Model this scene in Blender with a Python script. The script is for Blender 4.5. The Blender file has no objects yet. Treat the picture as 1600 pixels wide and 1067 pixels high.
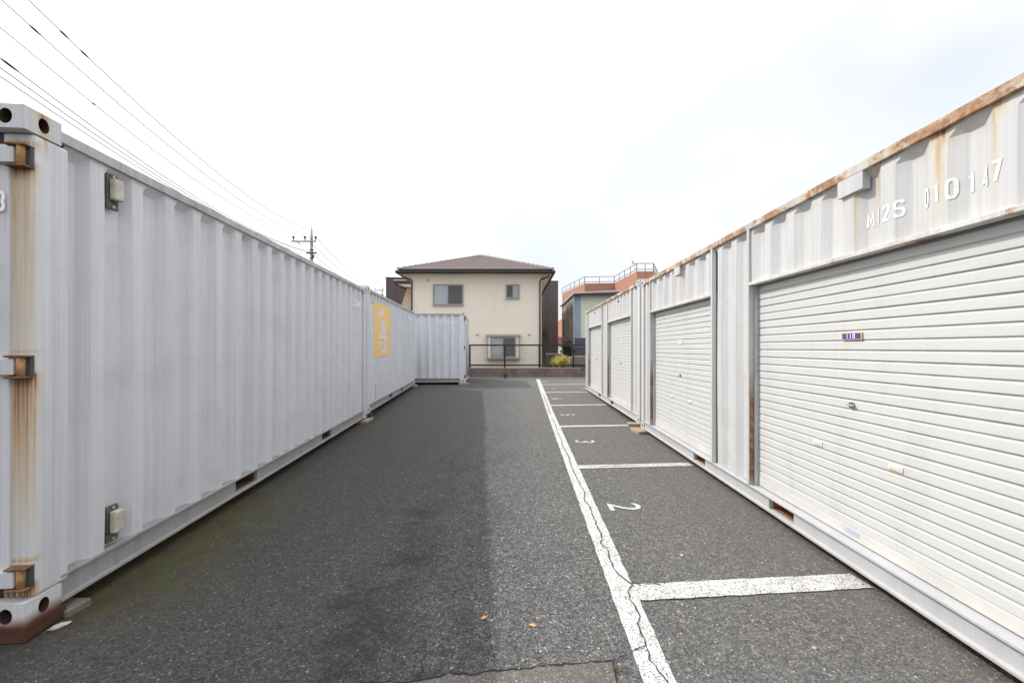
import bpy, bmesh, math, random
from mathutils import Vector, Matrix
random.seed(7)
R = math.radians
scene = bpy.context.scene
COL = scene.collection

# ------------------------------------------------------------------ camera, sky, sun, exposure
cam = bpy.data.cameras.new('camera')
cam.sensor_width = 36.0
cam.lens = 14.0
cam.shift_y = 0.00625
cam.clip_start = 0.05
cam.clip_end = 2000
cam_o = bpy.data.objects.new('camera', cam)
cam_o.location = (0, 0, 1.46)
cam_o.rotation_euler = (R(90), 0, 0)
COL.objects.link(cam_o)
scene.camera = cam_o

SUN_DIR = Vector((-0.925, 0.40, 1.0)).normalized()      # towards the sun
world = bpy.data.worlds.new('World')
scene.world = world
world.use_nodes = True
wn, wl = world.node_tree.nodes, world.node_tree.links
wn.clear()
w_out = wn.new('ShaderNodeOutputWorld')
w_bg = wn.new('ShaderNodeBackground')
w_bg.inputs['Strength'].default_value = 0.1
w_sky = wn.new('ShaderNodeTexSky')
w_sky.sky_type = 'NISHITA'
w_sky.sun_disc = False
w_sky.sun_elevation = math.asin(SUN_DIR.z)
w_sky.sun_rotation = math.atan2(SUN_DIR.x, SUN_DIR.y)
w_sky.dust_density = 3.0
w_tc = wn.new('ShaderNodeTexCoord')
w_map = wn.new('ShaderNodeMapping')
w_map.inputs['Scale'].default_value = (1.0, 1.0, 1.6)
w_map.inputs['Location'].default_value = (3.9, 6.1, 1.9)
w_noise = wn.new('ShaderNodeTexNoise')
w_noise.inputs['Scale'].default_value = 0.45
w_noise.inputs['Detail'].default_value = 5.0
w_noise.inputs['Roughness'].default_value = 0.5
w_ramp = wn.new('ShaderNodeMapRange')
w_ramp.inputs['From Min'].default_value = 0.32
w_ramp.inputs['From Max'].default_value = 0.66
w_ramp.inputs['To Min'].default_value = 0.24
w_ramp.inputs['To Max'].default_value = 1.0
w_mix = wn.new('ShaderNodeMix')
w_mix.data_type = 'RGBA'
w_sep = wn.new('ShaderNodeSeparateXYZ')
w_lum = wn.new('ShaderNodeMapRange')              # overcast sky: luminance rises from horizon to zenith
w_lum.inputs['To Min'].default_value = 8.2
w_lum.inputs['To Max'].default_value = 20.0
w_veil = wn.new('ShaderNodeMix'); w_veil.data_type = 'RGBA'; w_veil.blend_type = 'MULTIPLY'
w_veil.inputs['Factor'].default_value = 1.0
w_veil.inputs['B'].default_value = (1.0, 1.0, 1.015, 1)
wl.new(w_tc.outputs['Generated'], w_sep.inputs[0])
wl.new(w_sep.outputs['Z'], w_lum.inputs['Value'])
wl.new(w_lum.outputs['Result'], w_veil.inputs['A'])
wl.new(w_veil.outputs['Result'], w_mix.inputs['B'])
wl.new(w_tc.outputs['Generated'], w_map.inputs['Vector'])
wl.new(w_map.outputs['Vector'], w_noise.inputs['Vector'])
wl.new(w_noise.outputs['Fac'], w_ramp.inputs['Value'])
wl.new(w_ramp.outputs['Result'], w_mix.inputs['Factor'])
wl.new(w_sky.outputs['Color'], w_mix.inputs['A'])
wl.new(w_mix.outputs['Result'], w_bg.inputs['Color'])
wl.new(w_bg.outputs['Background'], w_out.inputs['Surface'])

sun = bpy.data.lights.new('sun', 'SUN')
sun.energy = 2.3
sun.angle = R(0.9)
sun.color = (1.0, 0.965, 0.92)
sun_o = bpy.data.objects.new('sun', sun)
sun_o.rotation_euler = (-SUN_DIR).to_track_quat('-Z', 'Y').to_euler()
sun_o.location = (-20, 10, 30)
COL.objects.link(sun_o)

vs = scene.view_settings
vs.view_transform = 'Standard'
vs.look = 'None'
vs.gamma = 1.0
vs.exposure = 0.46
vs.use_curve_mapping = False
scene.cycles.max_bounces = 6

# ------------------------------------------------------------------ node helpers
class NT:
    """small wrapper to write shader node trees"""
    def __init__(self, name):
        self.m = bpy.data.materials.new(name)
        self.m.use_nodes = True
        self.n = self.m.node_tree.nodes
        self.l = self.m.node_tree.links
        self.n.clear()
        self.out = self.n.new('ShaderNodeOutputMaterial')
        self.b = self.n.new('ShaderNodeBsdfPrincipled')
        self.l.new(self.b.outputs[0], self.out.inputs[0])
        self.tc = self.n.new('ShaderNodeTexCoord')
    def put(self, sock, v):
        if isinstance(v, bpy.types.NodeSocket):
            self.l.new(v, sock)
        elif isinstance(v, (tuple, list)) and sock.type == 'RGBA':
            sock.default_value = tuple(v) + ((1,) if len(v) == 3 else ())
        else:
            sock.default_value = v
    def math(self, op, a, b=0.0, c=0.0, clamp=False):
        nd = self.n.new('ShaderNodeMath'); nd.operation = op; nd.use_clamp = clamp
        for i, v in enumerate((a, b, c)):
            self.put(nd.inputs[i], v)
        return nd.outputs[0]
    def mapping(self, scale=(1, 1, 1), loc=(0, 0, 0), src=None):
        nd = self.n.new('ShaderNodeMapping')
        nd.inputs['Scale'].default_value = scale
        nd.inputs['Location'].default_value = loc
        self.l.new(src or self.tc.outputs['Object'], nd.inputs['Vector'])
        return nd.outputs[0]
    def noise(self, scale, detail=3, rough=0.5, vec=None, col=False):
        nd = self.n.new('ShaderNodeTexNoise')
        nd.inputs['Scale'].default_value = scale
        nd.inputs['Detail'].default_value = detail
        nd.inputs['Roughness'].default_value = rough
        self.l.new(vec or self.tc.outputs['Object'], nd.inputs['Vector'])
        return nd.outputs['Color' if col else 'Fac']
    def voro(self, scale, vec=None, feature='F1', out='Distance'):
        nd = self.n.new('ShaderNodeTexVoronoi'); nd.feature = feature
        nd.inputs['Scale'].default_value = scale
        self.l.new(vec or self.tc.outputs['Object'], nd.inputs['Vector'])
        return nd.outputs[out]
    def rng(self, v, a, b, c=0.0, d=1.0, smooth=False):
        nd = self.n.new('ShaderNodeMapRange')
        if smooth: nd.interpolation_type = 'SMOOTHSTEP'
        for k, x in (('Value', v), ('From Min', a), ('From Max', b), ('To Min', c), ('To Max', d)):
            self.put(nd.inputs[k], x)
        return nd.outputs[0]
    def mix(self, f, a, b, mode='MIX'):
        nd = self.n.new('ShaderNodeMix'); nd.data_type = 'RGBA'; nd.blend_type = mode
        self.put(nd.inputs['Factor'], f)
        self.put(nd.inputs['A'], a); self.put(nd.inputs['B'], b)
        return nd.outputs['Result']
    def xyz(self, src=None):
        nd = self.n.new('ShaderNodeSeparateXYZ')
        self.l.new(src or self.tc.outputs['Object'], nd.inputs[0])
        return nd.outputs
    def geo(self):
        nd = self.n.new('ShaderNodeNewGeometry')
        return nd.outputs['Position']
    def bump(self, h, strength=0.3, dist=0.01):
        nd = self.n.new('ShaderNodeBump')
        nd.inputs['Strength'].default_value = strength
        nd.inputs['Distance'].default_value = dist
        self.l.new(h, nd.inputs['Height'])
        self.l.new(nd.outputs[0], self.b.inputs['Normal'])
    def fin(self, color, rough=0.6, metal=0.0, spec=0.5):
        self.put(self.b.inputs['Base Color'], color)
        self.put(self.b.inputs['Roughness'], rough)
        self.put(self.b.inputs['Metallic'], metal)
        self.put(self.b.inputs['Specular IOR Level'], spec)
        return self.m

def plain(name, color, rough=0.7, var=0.12, scale=6.0, metal=0.0, spec=0.4, bump=0.0, bscale=60):
    t = NT(name)
    n1 = t.noise(scale, 4, 0.6)
    dark = tuple(c * (1 - var) for c in color); lite = tuple(min(1, c * (1 + var)) for c in color)
    c = t.mix(t.rng(n1, 0.3, 0.7), dark, lite)
    if bump:
        t.bump(t.noise(bscale, 3), bump, 0.004)
    return t.fin(c, rough, metal, spec)

def gauss(t, v, c, w):
    d = t.math('DIVIDE', t.math('SUBTRACT', v, c), w)
    return t.math('EXPONENT', t.math('MULTIPLY', t.math('MULTIPLY', d, d), -1.0))

def painted_steel(name, base, grime, streaks=(), stain=0.35, rust_amt=0.0, rough=0.5, seed=0.0, dirt=(0.20, 0.17, 0.13), wobble=0.02, bottom_rust=False):
    """weathered container paint; streaks: (along, width, z_top, z_bottom, strength) in the container's own frame"""
    t = NT(name)
    o = t.xyz()
    vec_s = t.mapping((9.0, 9.0, 0.22), (seed, seed * 2, 0))
    vec_f = t.mapping((34.0, 34.0, 0.5), (seed, 3, 0))
    vec_b = t.mapping((1, 1, 1), (seed, 0, seed))
    ns = t.noise(1.0, 4, 0.6, vec_s)
    nf = t.noise(1.0, 3, 0.6, vec_f)
    ng = t.noise(1.0, 4, 0.7, t.mapping((95.0, 95.0, 0.9), (seed, 1, seed)))
    nh = t.noise(1.0, 5, 0.75, t.mapping((22.0, 22.0, 2.5), (seed, 4, seed)))
    nb = t.noise(2.2, 5, 0.65, vec_b)
    nd = t.noise(55, 2, 0.5, vec_b)
    c = t.mix(t.rng(ns, 0.38, 0.68), base, grime)
    c = t.mix(t.math('MULTIPLY', t.rng(nf, 0.55, 0.75), stain), c, tuple(min(1, x * 1.14) for x in base))
    c = t.mix(t.math('MULTIPLY', t.rng(nb, 0.5, 0.75), stain), c, tuple(x * 0.78 for x in grime))
    c = t.mix(t.math('MULTIPLY', t.rng(ng, 0.52, 0.68), stain * 0.55), c, tuple(x * 0.72 for x in grime))
    c = t.mix(t.math('MULTIPLY', t.rng(ng, 0.48, 0.32), stain * 0.5), c, tuple(min(1, x * 1.13) for x in base))
    c = t.mix(t.math('MULTIPLY', t.rng(nh, 0.62, 0.70), stain * 0.5), c, tuple(x * 0.62 for x in grime))
    c = t.mix(t.math('MULTIPLY', t.rng(nd, 0.70, 0.76), 0.25), c, dirt)
    m = None
    wob = t.math('MULTIPLY', t.math('SUBTRACT', t.noise(7, 3, 0.6), 0.5), wobble)
    u = t.math('ADD', o[0], wob)
    for (u0, w, z1, z0, s) in streaks:
        g = gauss(t, u, u0, w)
        zz = t.math('MULTIPLY', t.rng(o[2], z0, z1, 0, 1), t.rng(o[2], z1, z1 + 0.03, 1, 0))
        g = t.math('MULTIPLY', t.math('MULTIPLY', g, zz), s)
        m = g if m is None else t.math('MAXIMUM', m, g)
    if m is not None:
        m = t.math('MULTIPLY', m, t.math('MULTIPLY', t.rng(ns, 0.2, 0.6, 0.6, 1.15), t.rng(ng, 0.35, 0.62, 0.55, 1.2)), clamp=True)
        yel = t.mix(t.rng(m, 0.15, 0.6), (0.55, 0.44, 0.19), (0.45, 0.25, 0.06))
        yel = t.mix(t.rng(m, 0.65, 1.0), yel, (0.16, 0.07, 0.035))
        c = t.mix(t.math('POWER', m, 0.8), c, yel)
    if bottom_rust:
        zz = t.math('ADD', o[2], t.math('MULTIPLY', t.math('SUBTRACT', nb, 0.5), 0.09 if bottom_rust is True else 0.02))
        bmk = t.rng(zz, 0.0, 0.055 if bottom_rust is True else bottom_rust, 1.0, 0.0)
        if bottom_rust is True:
            c = t.mix(bmk, c, t.mix(t.noise(25, 3), (0.20, 0.085, 0.05), (0.10, 0.045, 0.03)))
        else:
            c = t.mix(t.math('MULTIPLY', bmk, 0.7), c, t.mix(t.rng(t.noise(5, 4, 0.7), 0.4, 0.6), (0.46, 0.36, 0.24), (0.30, 0.19, 0.11)))
    if rust_amt:
        nr = t.noise(3.2, 6, 0.72, vec_b)
        rm = t.rng(nr, 0.62 - rust_amt, 0.70 - rust_amt)
        rc = t.mix(t.noise(14, 4, 0.6), (0.36, 0.19, 0.10), (0.20, 0.085, 0.045))
        rc = t.mix(t.rng(t.noise(40, 3), 0.4, 0.7), rc, (0.42, 0.27, 0.15))
        c = t.mix(rm, c, rc)
    t.bump(t.math('ADD', t.math('MULTIPLY', nb, 1.0), t.math('MULTIPLY', nd, 0.08)), 0.25, 0.01)
    return t.fin(c, t.rng(nb, 0.3, 0.7, rough - 0.08, rough + 0.15), 0.0, 0.35)

# ------------------------------------------------------------------ asphalt
def asphalt_color(t, tint=(1, 1, 1), moss=True):
    def cells(sc):
        sp = t.n.new('ShaderNodeSeparateColor'); t.l.new(t.voro(sc, out='Color'), sp.inputs[0]); return sp.outputs
    s1, s2, s3 = cells(165), cells(95), cells(58)
    big = t.noise(0.8, 5, 0.6)
    mid = t.noise(7, 4, 0.65)
    fine = t.noise(240, 2, 0.6)
    v = t.math('ADD', t.math('MULTIPLY', s1[0], 0.55), t.math('MULTIPLY', s2[0], 0.45))
    v = t.math('MULTIPLY', v, t.rng(fine, 0.3, 0.7, 0.55, 1.3))
    s4 = cells(34)
    clump = t.noise(26, 4, 0.75)
    v = t.math('MULTIPLY', v, t.math('ADD', t.rng(clump, 0.36, 0.66, 0.72, 1.22), t.math('MULTIPLY', t.math('SUBTRACT', s4[0], 0.5), 0.25)))
    base = t.mix(t.math('POWER', v, 1.5, clamp=True), tuple(0.014 * k for k in tint), (0.29 * tint[0], 0.282 * tint[1], 0.27 * tint[2]))
    base = t.mix(t.math('MULTIPLY', t.rng(big, 0.35, 0.7), 0.22), base, (0.14, 0.135, 0.128))
    base = t.mix(t.math('MULTIPLY', t.rng(mid, 0.45, 0.75), 0.30), base, (0.055, 0.053, 0.052))
    base = t.mix(t.math('MULTIPLY', t.rng(s1[1], 0.972, 0.985), t.rng(s1[2], 0.0, 1.0, 0.25, 0.8)), base, (0.56, 0.55, 0.52))
    base = t.mix(t.math('MULTIPLY', t.rng(s2[1], 0.988, 0.993), 0.7), base, (0.50, 0.49, 0.47))
    h = t.math('ADD', t.voro(165), t.math('MULTIPLY', t.voro(95), 0.8))
    return base, h, mid, big

def asphalt_lot():
    t = NT('asphalt')
    c, h, mid, big = asphalt_color(t)
    o = t.xyz()
    wob = t.math('MULTIPLY', t.math('SUBTRACT', t.noise(1.6, 4, 0.6), 0.5), 0.9)
    # damp, oil-dark wheel track down the lane
    x = t.math('ADD', o[0], wob)
    tr = t.math('ADD', gauss(t, x, -0.72, 0.26), t.math('MULTIPLY', gauss(t, x, -0.25, 0.12), 0.55))
    tr = t.math('MULTIPLY', tr, t.rng(o[1], 2.2, 6.5, 1.0, 0.25))
    tr = t.math('MULTIPLY', tr, t.rng(t.noise(3.2, 5, 0.75), 0.34, 0.64, 0.0, 1.3), clamp=True)
    c = t.mix(t.math('MULTIPLY', tr, 0.72), c, (0.014, 0.014, 0.016))
    # older, greyer surface in the bays
    old = t.rng(t.math('ADD', o[0], t.math('MULTIPLY', wob, 0.25)), 0.0, 1.2)
    c = t.mix(t.math('MULTIPLY', old, 0.25), c, (0.165, 0.16, 0.152))
    lane = t.rng(t.math('ADD', o[0], t.math('MULTIPLY', wob, 0.5)), -1.3, 0.35, 1.0, 0.0)  # darker lane asphalt; also deepens the left row's cast shadow in the colour
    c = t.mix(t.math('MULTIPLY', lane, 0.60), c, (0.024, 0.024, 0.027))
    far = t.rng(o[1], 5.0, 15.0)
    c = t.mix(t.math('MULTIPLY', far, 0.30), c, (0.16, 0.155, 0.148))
    # moss and brown silt by the foot of the left container
    d = t.math('ADD', t.math('ADD', o[0], 2.251), t.math('MULTIPLY', o[1], 0.0836))   # distance from container face
    dm = t.rng(t.math('ADD', d, t.math('MULTIPLY', wob, 0.45)), 0.15, 0.85, 1.0, 0.0)
    dm = t.math('MULTIPLY', dm, t.rng(o[1], 1.9, 2.3))
    dm = t.math('MULTIPLY', dm, t.rng(o[1], 3.3, 4.8, 1.0, 0.12))
    under = t.rng(d, -1.2, -0.4)
    dm = t.math('MULTIPLY', dm, under)
    mn = t.rng(t.noise(9, 5, 0.75), 0.30, 0.50)
    mm = t.math('MULTIPLY', dm, mn, clamp=True)
    soil = t.math('MULTIPLY', t.rng(t.math('ADD', d, t.math('MULTIPLY', wob, 0.2)), 0.0, 0.28, 1.0, 0.0), t.rng(mid, 0.25, 0.55, 0.3, 1.0))
    c = t.mix(t.math('MULTIPLY', t.math('MULTIPLY', soil, under), 0.75), c, (0.030, 0.026, 0.020))
    mc = t.mix(t.rng(t.noise(5, 3, 0.6), 0.42, 0.6), (0.070, 0.076, 0.012), (0.066, 0.042, 0.020))
    c = t.mix(t.math('MULTIPLY', mm, t.rng(t.noise(90, 2), 0.35, 0.65, 0.45, 0.9)), c, mc)
    # pale grit washed out by the right-hand containers
    dr = t.math('SUBTRACT', t.math('ADD', 2.0895, t.math('MULTIPLY', o[1], 0.0257)), o[0])
    gr = t.math('MULTIPLY', t.rng(dr, 0.05, 0.45, 1.0, 0.0), t.rng(mid, 0.35, 0.7))
    c = t.mix(t.math('MULTIPLY', gr, 0.35), c, (0.20, 0.165, 0.125))
    t.bump(h, 0.8, 0.006)
    return t.fin(c, 0.86, 0, 0.30)

def paint_marking():
    t = NT('road_paint')
    a, h, mid, big = asphalt_color(t)
    n = t.noise(85, 4, 0.75)
    n2 = t.noise(5, 4, 0.6)
    sp = t.n.new('ShaderNodeSeparateColor'); t.l.new(t.voro(150, out='Color'), sp.inputs[0])
    pits = t.math('ADD', t.math('MULTIPLY', sp.outputs[2], 0.5), t.math('ADD', t.math('MULTIPLY', n, 0.55), t.math('MULTIPLY', n2, 0.30)))
    wear = t.rng(pits, 0.46, 0.58)
    wh = t.mix(t.rng(n2, 0.3, 0.7), (0.50, 0.495, 0.48), (0.62, 0.615, 0.595))
    wh = t.mix(t.math('MULTIPLY', t.rng(sp.outputs[0], 0.2, 0.9), 0.3), wh, (0.40, 0.395, 0.38))
    crz = t.rng(t.voro(22, feature='DISTANCE_TO_EDGE'), 0.012, 0.035)
    wh = t.mix(t.math('MULTIPLY', t.math('SUBTRACT', 1.0, crz), t.rng(n2, 0.45, 0.6, 0.0, 0.6)), wh, (0.16, 0.155, 0.15))
    c = t.mix(wear, a, wh)
    t.bump(h, 0.5, 0.004)
    return t.fin(c, 0.85, 0, 0.25)

M = {}
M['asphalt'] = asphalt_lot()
M['paint'] = paint_marking()
def patch_mat():
    t = NT('asphalt_patch')
    c, h, mid, big = asphalt_color(t, (1.0, 0.95, 0.9))
    c = t.mix(0.45, c, (0.135, 0.118, 0.105))
    t.bump(h, 0.4, 0.004)
    return t.fin(c, 0.88, 0, 0.25)
M['patch'] = patch_mat()
M['crack'] = plain('crack_dirt', (0.018, 0.017, 0.016), 0.95, 0.3, 30)

ST1 = [(0.045, 0.018, 2.30, 0.2, 0.55), (0.045, 0.024, 2.31, 2.12, 1.0), (0.045, 0.020, 1.25, 0.3, 0.95), (0.05, 0.030, 1.25, 1.0, 1.25), (0.045, 0.024, 0.19, -0.2, 1.1),
       (0.105, 0.012, 2.47, 2.33, 0.9), (0.05, 0.035, 2.42, 2.37, 0.8), (0.05, 0.03, 1.365, 1.345, 0.6), (0.05, 0.03, 0.31, 0.29, 0.7)]
M['paint_grey'] = painted_steel('grey_container_paint', (0.595, 0.598, 0.612), (0.545, 0.547, 0.558), stain=0.5, rough=0.55)
M['paint_grey_b'] = painted_steel('grey_container_paint_newer', (0.60, 0.612, 0.64), (0.52, 0.53, 0.555), stain=0.4, rough=0.5, seed=5.3)
M['paint_grey_c'] = painted_steel('pale_grey_container_paint', (0.68, 0.695, 0.73), (0.60, 0.61, 0.64), stain=0.25, rough=0.5, seed=9.3)
M['paint_grey_post'] = painted_steel('grey_corner_post_paint', (0.62, 0.63, 0.655), (0.49, 0.495, 0.51), ST1, stain=0.35, rough=0.5, seed=2.1)
M['casting_low'] = painted_steel('rust_footed_casting_paint', (0.60, 0.60, 0.60), (0.48, 0.47, 0.45), stain=0.5, rough=0.55, seed=2.9, bottom_rust=True)
M['casting_top'] = painted_steel('chipped_top_casting_paint', (0.60, 0.61, 0.63), (0.49, 0.495, 0.51), streaks=[(0.09, 0.036, 0.11, -0.12, 0.85)], stain=0.4, rough=0.5, seed=4.9)
M['rail_grey'] = painted_steel('grey_rail_paint', (0.45, 0.455, 0.46), (0.34, 0.335, 0.32), stain=0.6, rust_amt=0.02, rough=0.6, seed=1.4)
M['base_rail_grey'] = painted_steel('grey_base_rail_paint', (0.31, 0.312, 0.315), (0.25, 0.245, 0.235), stain=0.4, rust_amt=0.01, bottom_rust=0.03, rough=0.6, seed=8.4)
STR = [(4.645, 0.02, 2.47, 2.02, 0.55), (5.015, 0.022, 2.49, 2.0, 0.95), (5.25, 0.012, 2.49, 1.98, 0.62), (5.27, 0.03, 2.5, 2.40, 0.8), (5.02, 0.05, 2.50, 2.38, 1.3),
       (4.50, 0.015, 2.36, 2.0, 0.35), (4.42, 0.02, 2.36, 2.15, 0.30), (1.75, 0.02, 2.49, 2.05, 0.55), (1.25, 0.015, 2.49, 2.1, 0.4), (0.35, 0.04, 2.49, 1.9, 0.45)]
M['paint_white'] = painted_steel('white_container_paint', (0.58, 0.58, 0.575), (0.50, 0.50, 0.495), STR, stain=0.45, rough=0.5, seed=3.7, dirt=(0.42, 0.39, 0.35))
M['paint_white_b'] = painted_steel('white_container_paint_plain', (0.58, 0.58, 0.57), (0.51, 0.508, 0.495), stain=0.32, rough=0.5, seed=6.2, dirt=(0.42, 0.39, 0.35))
M['rail_rust'] = painted_steel('rusting_white_top_rail', (0.56, 0.55, 0.52), (0.44, 0.42, 0.38), streaks=[(5.05, 0.35, 2.6, 1.9, 0.50), (4.2, 0.2, 2.6, 2.0, 0.3), (1.3, 0.7, 2.6, 2.0, 0.45), (0.35, 0.2, 2.6, 2.0, 0.6)], stain=0.5, rust_amt=0.155, rough=0.7, seed=0.9)
M['base_rail_white'] = painted_steel('white_base_rail_paint', (0.47, 0.478, 0.488), (0.43, 0.435, 0.44), stain=0.22, bottom_rust=0.034, rust_amt=0.0, rough=0.55, seed=4.4)
M['lip_white'] = painted_steel('chipped_white_lintel', (0.64, 0.635, 0.61), (0.52, 0.50, 0.46), stain=0.8, rust_amt=0.05, rough=0.6, seed=7.7)

def rusty_jamb(name, z0, z1):
    t = NT(name)
    o = t.xyz()
    n = t.noise(6, 5, 0.7)
    zz = t.math('ADD', o[2], t.math('MULTIPLY', t.math('SUBTRACT', n, 0.5), 0.5))
    m = t.math('MULTIPLY', t.rng(zz, z1 - 0.25, z1 + 0.1, 1, 0), t.rng(zz, z0 - 0.1, z0 + 0.1, 0.35, 1))
    m = t.math('MULTIPLY', m, t.rng(o[1], 0.004, 0.009))
    rc = t.mix(t.rng(n, 0.35, 0.65), (0.30, 0.14, 0.05), (0.17, 0.10, 0.06))
    rc = t.mix(t.rng(t.noise(16, 4), 0.5, 0.7), rc, (0.36, 0.27, 0.17))
    c = t.mix(m, t.mix(t.rng(n, 0.3, 0.7), (0.55, 0.55, 0.54), (0.48, 0.475, 0.46)), rc)
    return t.fin(c, 0.65, 0, 0.3)
M['jamb_rusty'] = rusty_jamb('rust_stained_jamb', 0.18, 1.15)
M['guide'] = plain('galvanised_guide', (0.46, 0.47, 0.48), 0.45, 0.15, 5, 0.25)
M['rust'] = plain('rust', (0.17, 0.085, 0.045), 0.9, 0.45, 18, bump=0.6, bscale=90)
M['rust_light'] = plain('ochre_rust', (0.36, 0.21, 0.09), 0.85, 0.35, 20, bump=0.4)
M['pocket_dark'] = plain('dark_rust_hole', (0.045, 0.026, 0.018), 0.95, 0.5, 20)
M['pocket'] = plain('fork_pocket_rust', (0.13, 0.06, 0.035), 0.9, 0.5, 9)
M['pocket_lit'] = plain('fork_pocket_sunlit_rust', (0.30, 0.14, 0.06), 0.9, 0.5, 9)  # brighter copy of the pocket rust, sunlight on the right row in its colour
M['black'] = plain('black_rubber', (0.02, 0.02, 0.022), 0.6, 0.2, 10)
M['steel_dark'] = plain('dark_steel', (0.075, 0.075, 0.08), 0.5, 0.25, 12, 0.3)
M['letter'] = plain('white_stencil_paint', (0.88, 0.88, 0.87), 0.6, 0.06, 40)
M['letter_bright'] = plain('worn_white_stencil_paint', (0.78, 0.78, 0.77), 0.55, 0.16, 45)
M['vent'] = plain('aged_cream_plastic', (0.47, 0.44, 0.36), 0.6, 0.22, 14)
M['vent_dark'] = plain('weathered_vent_base', (0.11, 0.10, 0.085), 0.8, 0.5, 30)
M['beige_plastic'] = plain('beige_plastic', (0.70, 0.62, 0.42), 0.5, 0.06, 10)
M['plate_blue'] = plain('violet_blue_plate', (0.085, 0.065, 0.28), 0.4, 0.1, 20)
M['plate_orange'] = plain('pale_orange_edge', (0.80, 0.42, 0.20), 0.4, 0.08, 20)
M['plate_red'] = plain('red_digit', (0.30, 0.05, 0.07), 0.4, 0.1, 20)
M['sticker'] = plain('faded_blue_sticker', (0.42, 0.47, 0.60), 0.5, 0.08, 30)
M['chrome'] = plain('lock_metal', (0.20, 0.20, 0.20), 0.35, 0.2, 10, 0.8)

def slat_mat():
    t = NT('white_shutter_enamel')
    vec = t.mapping((0.8, 6, 30))
    n = t.noise(1.0, 4, 0.6, vec)
    n2 = t.noise(2.2, 4, 0.7)
    c = t.mix(t.rng(n, 0.35, 0.7), (0.60, 0.61, 0.592), (0.56, 0.568, 0.552))
    c = t.mix(t.math('MULTIPLY', t.rng(n2, 0.58, 0.75), 0.35), c, (0.50, 0.50, 0.48))
    pos = t.geo()
    n3 = t.noise(1.0, 5, 0.7, t.mapping((5, 5, 0.7), src=pos))
    c = t.mix(t.math('MULTIPLY', t.rng(n3, 0.55, 0.72), 0.30), c, (0.44, 0.435, 0.41))
    n4 = t.noise(1.0, 4, 0.7, t.mapping((7, 7, 40), src=pos))
    c = t.mix(t.math('MULTIPLY', t.rng(n4, 0.66, 0.76), 0.35), c, (0.40, 0.40, 0.385))
    o = t.xyz()
    c = t.mix(t.math('MULTIPLY', t.rng(o[2], 0.0495, 0.057), t.rng(n3, 0.3, 0.6, 0.1, 0.6)), c, (0.40, 0.385, 0.35))
    t.bump(t.noise(1.0, 2, 0.5, t.mapping((3, 3, 3), src=pos)), 0.25, 0.02)
    return t.fin(c, 0.42, 0, 0.4)
M['slat'] = slat_mat()
M['bottom_bar'] = plain('aged_cream_bottom_bar', (0.58, 0.57, 0.535), 0.5, 0.10, 4)

def wood_mat(name, a, b):
    t = NT(name)
    n = t.noise(1, 5, 0.6, t.mapping((4, 40, 40)))
    c = t.mix(t.rng(n, 0.35, 0.7), a, b)
    t.bump(n, 0.3, 0.004)
    return t.fin(c, 0.85, 0, 0.2)
M['wood'] = wood_mat('weathered_timber', (0.42, 0.33, 0.22), (0.24, 0.19, 0.13))
M['wood_grey'] = wood_mat('grey_timber', (0.22, 0.195, 0.155), (0.12, 0.105, 0.085))
M['wood_dark'] = wood_mat('rust_soaked_timber', (0.085, 0.038, 0.024), (0.045, 0.024, 0.018))

# ------------------------------------------------------------------ mesh helpers
def obj(name, bm, m, parent=None, smooth=False):
    me = bpy.data.meshes.new(name)
    bmesh.ops.recalc_face_normals(bm, faces=bm.faces[:])
    bm.to_mesh(me); bm.free()
    if isinstance(m, (list, tuple)):
        for x in m: me.materials.append(M[x] if isinstance(x, str) else x)
    else:
        me.materials.append(M[m] if isinstance(m, str) else m)
    if smooth:
        for p in me.polygons: p.use_smooth = True
    o = bpy.data.objects.new(name, me)
    COL.objects.link(o)
    if parent is not None: o.parent = parent
    return o

def inst(src, parent=None, loc=None, name=None):
    o = src.copy()
    if name: o.name = name
    COL.objects.link(o)
    if parent is not None: o.parent = parent
    if loc is not None: o.location = loc
    return o

def thing(name, label, cat, loc=(0, 0, 0), rot=(0, 0, 0), group=None):
    o = bpy.data.objects.new(name, None)
    o.empty_display_size = 0.2
    COL.objects.link(o)
    o.location = loc; o.rotation_euler = rot
    return tag(o, label, cat, group)

def tag(o, label=None, cat=None, group=None, kind=None):
    if label: o['label'] = label
    if cat: o['category'] = cat
    if group: o['group'] = group
    if kind: o['kind'] = kind
    return o

def add_box(bm, x0, x1, y0, y1, z0, z1, mi=0):
    v = [bm.verts.new(p) for p in ((x0, y0, z0), (x1, y0, z0), (x1, y1, z0), (x0, y1, z0),
                                   (x0, y0, z1), (x1, y0, z1), (x1, y1, z1), (x0, y1, z1))]
    for f in ((0, 3, 2, 1), (4, 5, 6, 7), (0, 1, 5, 4), (1, 2, 6, 5), (2, 3, 7, 6), (3, 0, 4, 7)):
        fc = bm.faces.new([v[i] for i in f]); fc.material_index = mi
    return v

def box(x0, x1, y0, y1, z0, z1, bevel=0.0, seg=2):
    bm = bmesh.new()
    add_box(bm, x0, x1, y0, y1, z0, z1)
    if bevel:
        bmesh.ops.bevel(bm, geom=bm.edges[:], offset=bevel, segments=seg, affect='EDGES', profile=0.5)
    return bm

def B(name, parent, m, x0, x1, y0, y1, z0, z1, bevel=0.0, seg=2):
    return obj(name, box(x0, x1, y0, y1, z0, z1, bevel, seg), m, parent)

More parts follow.
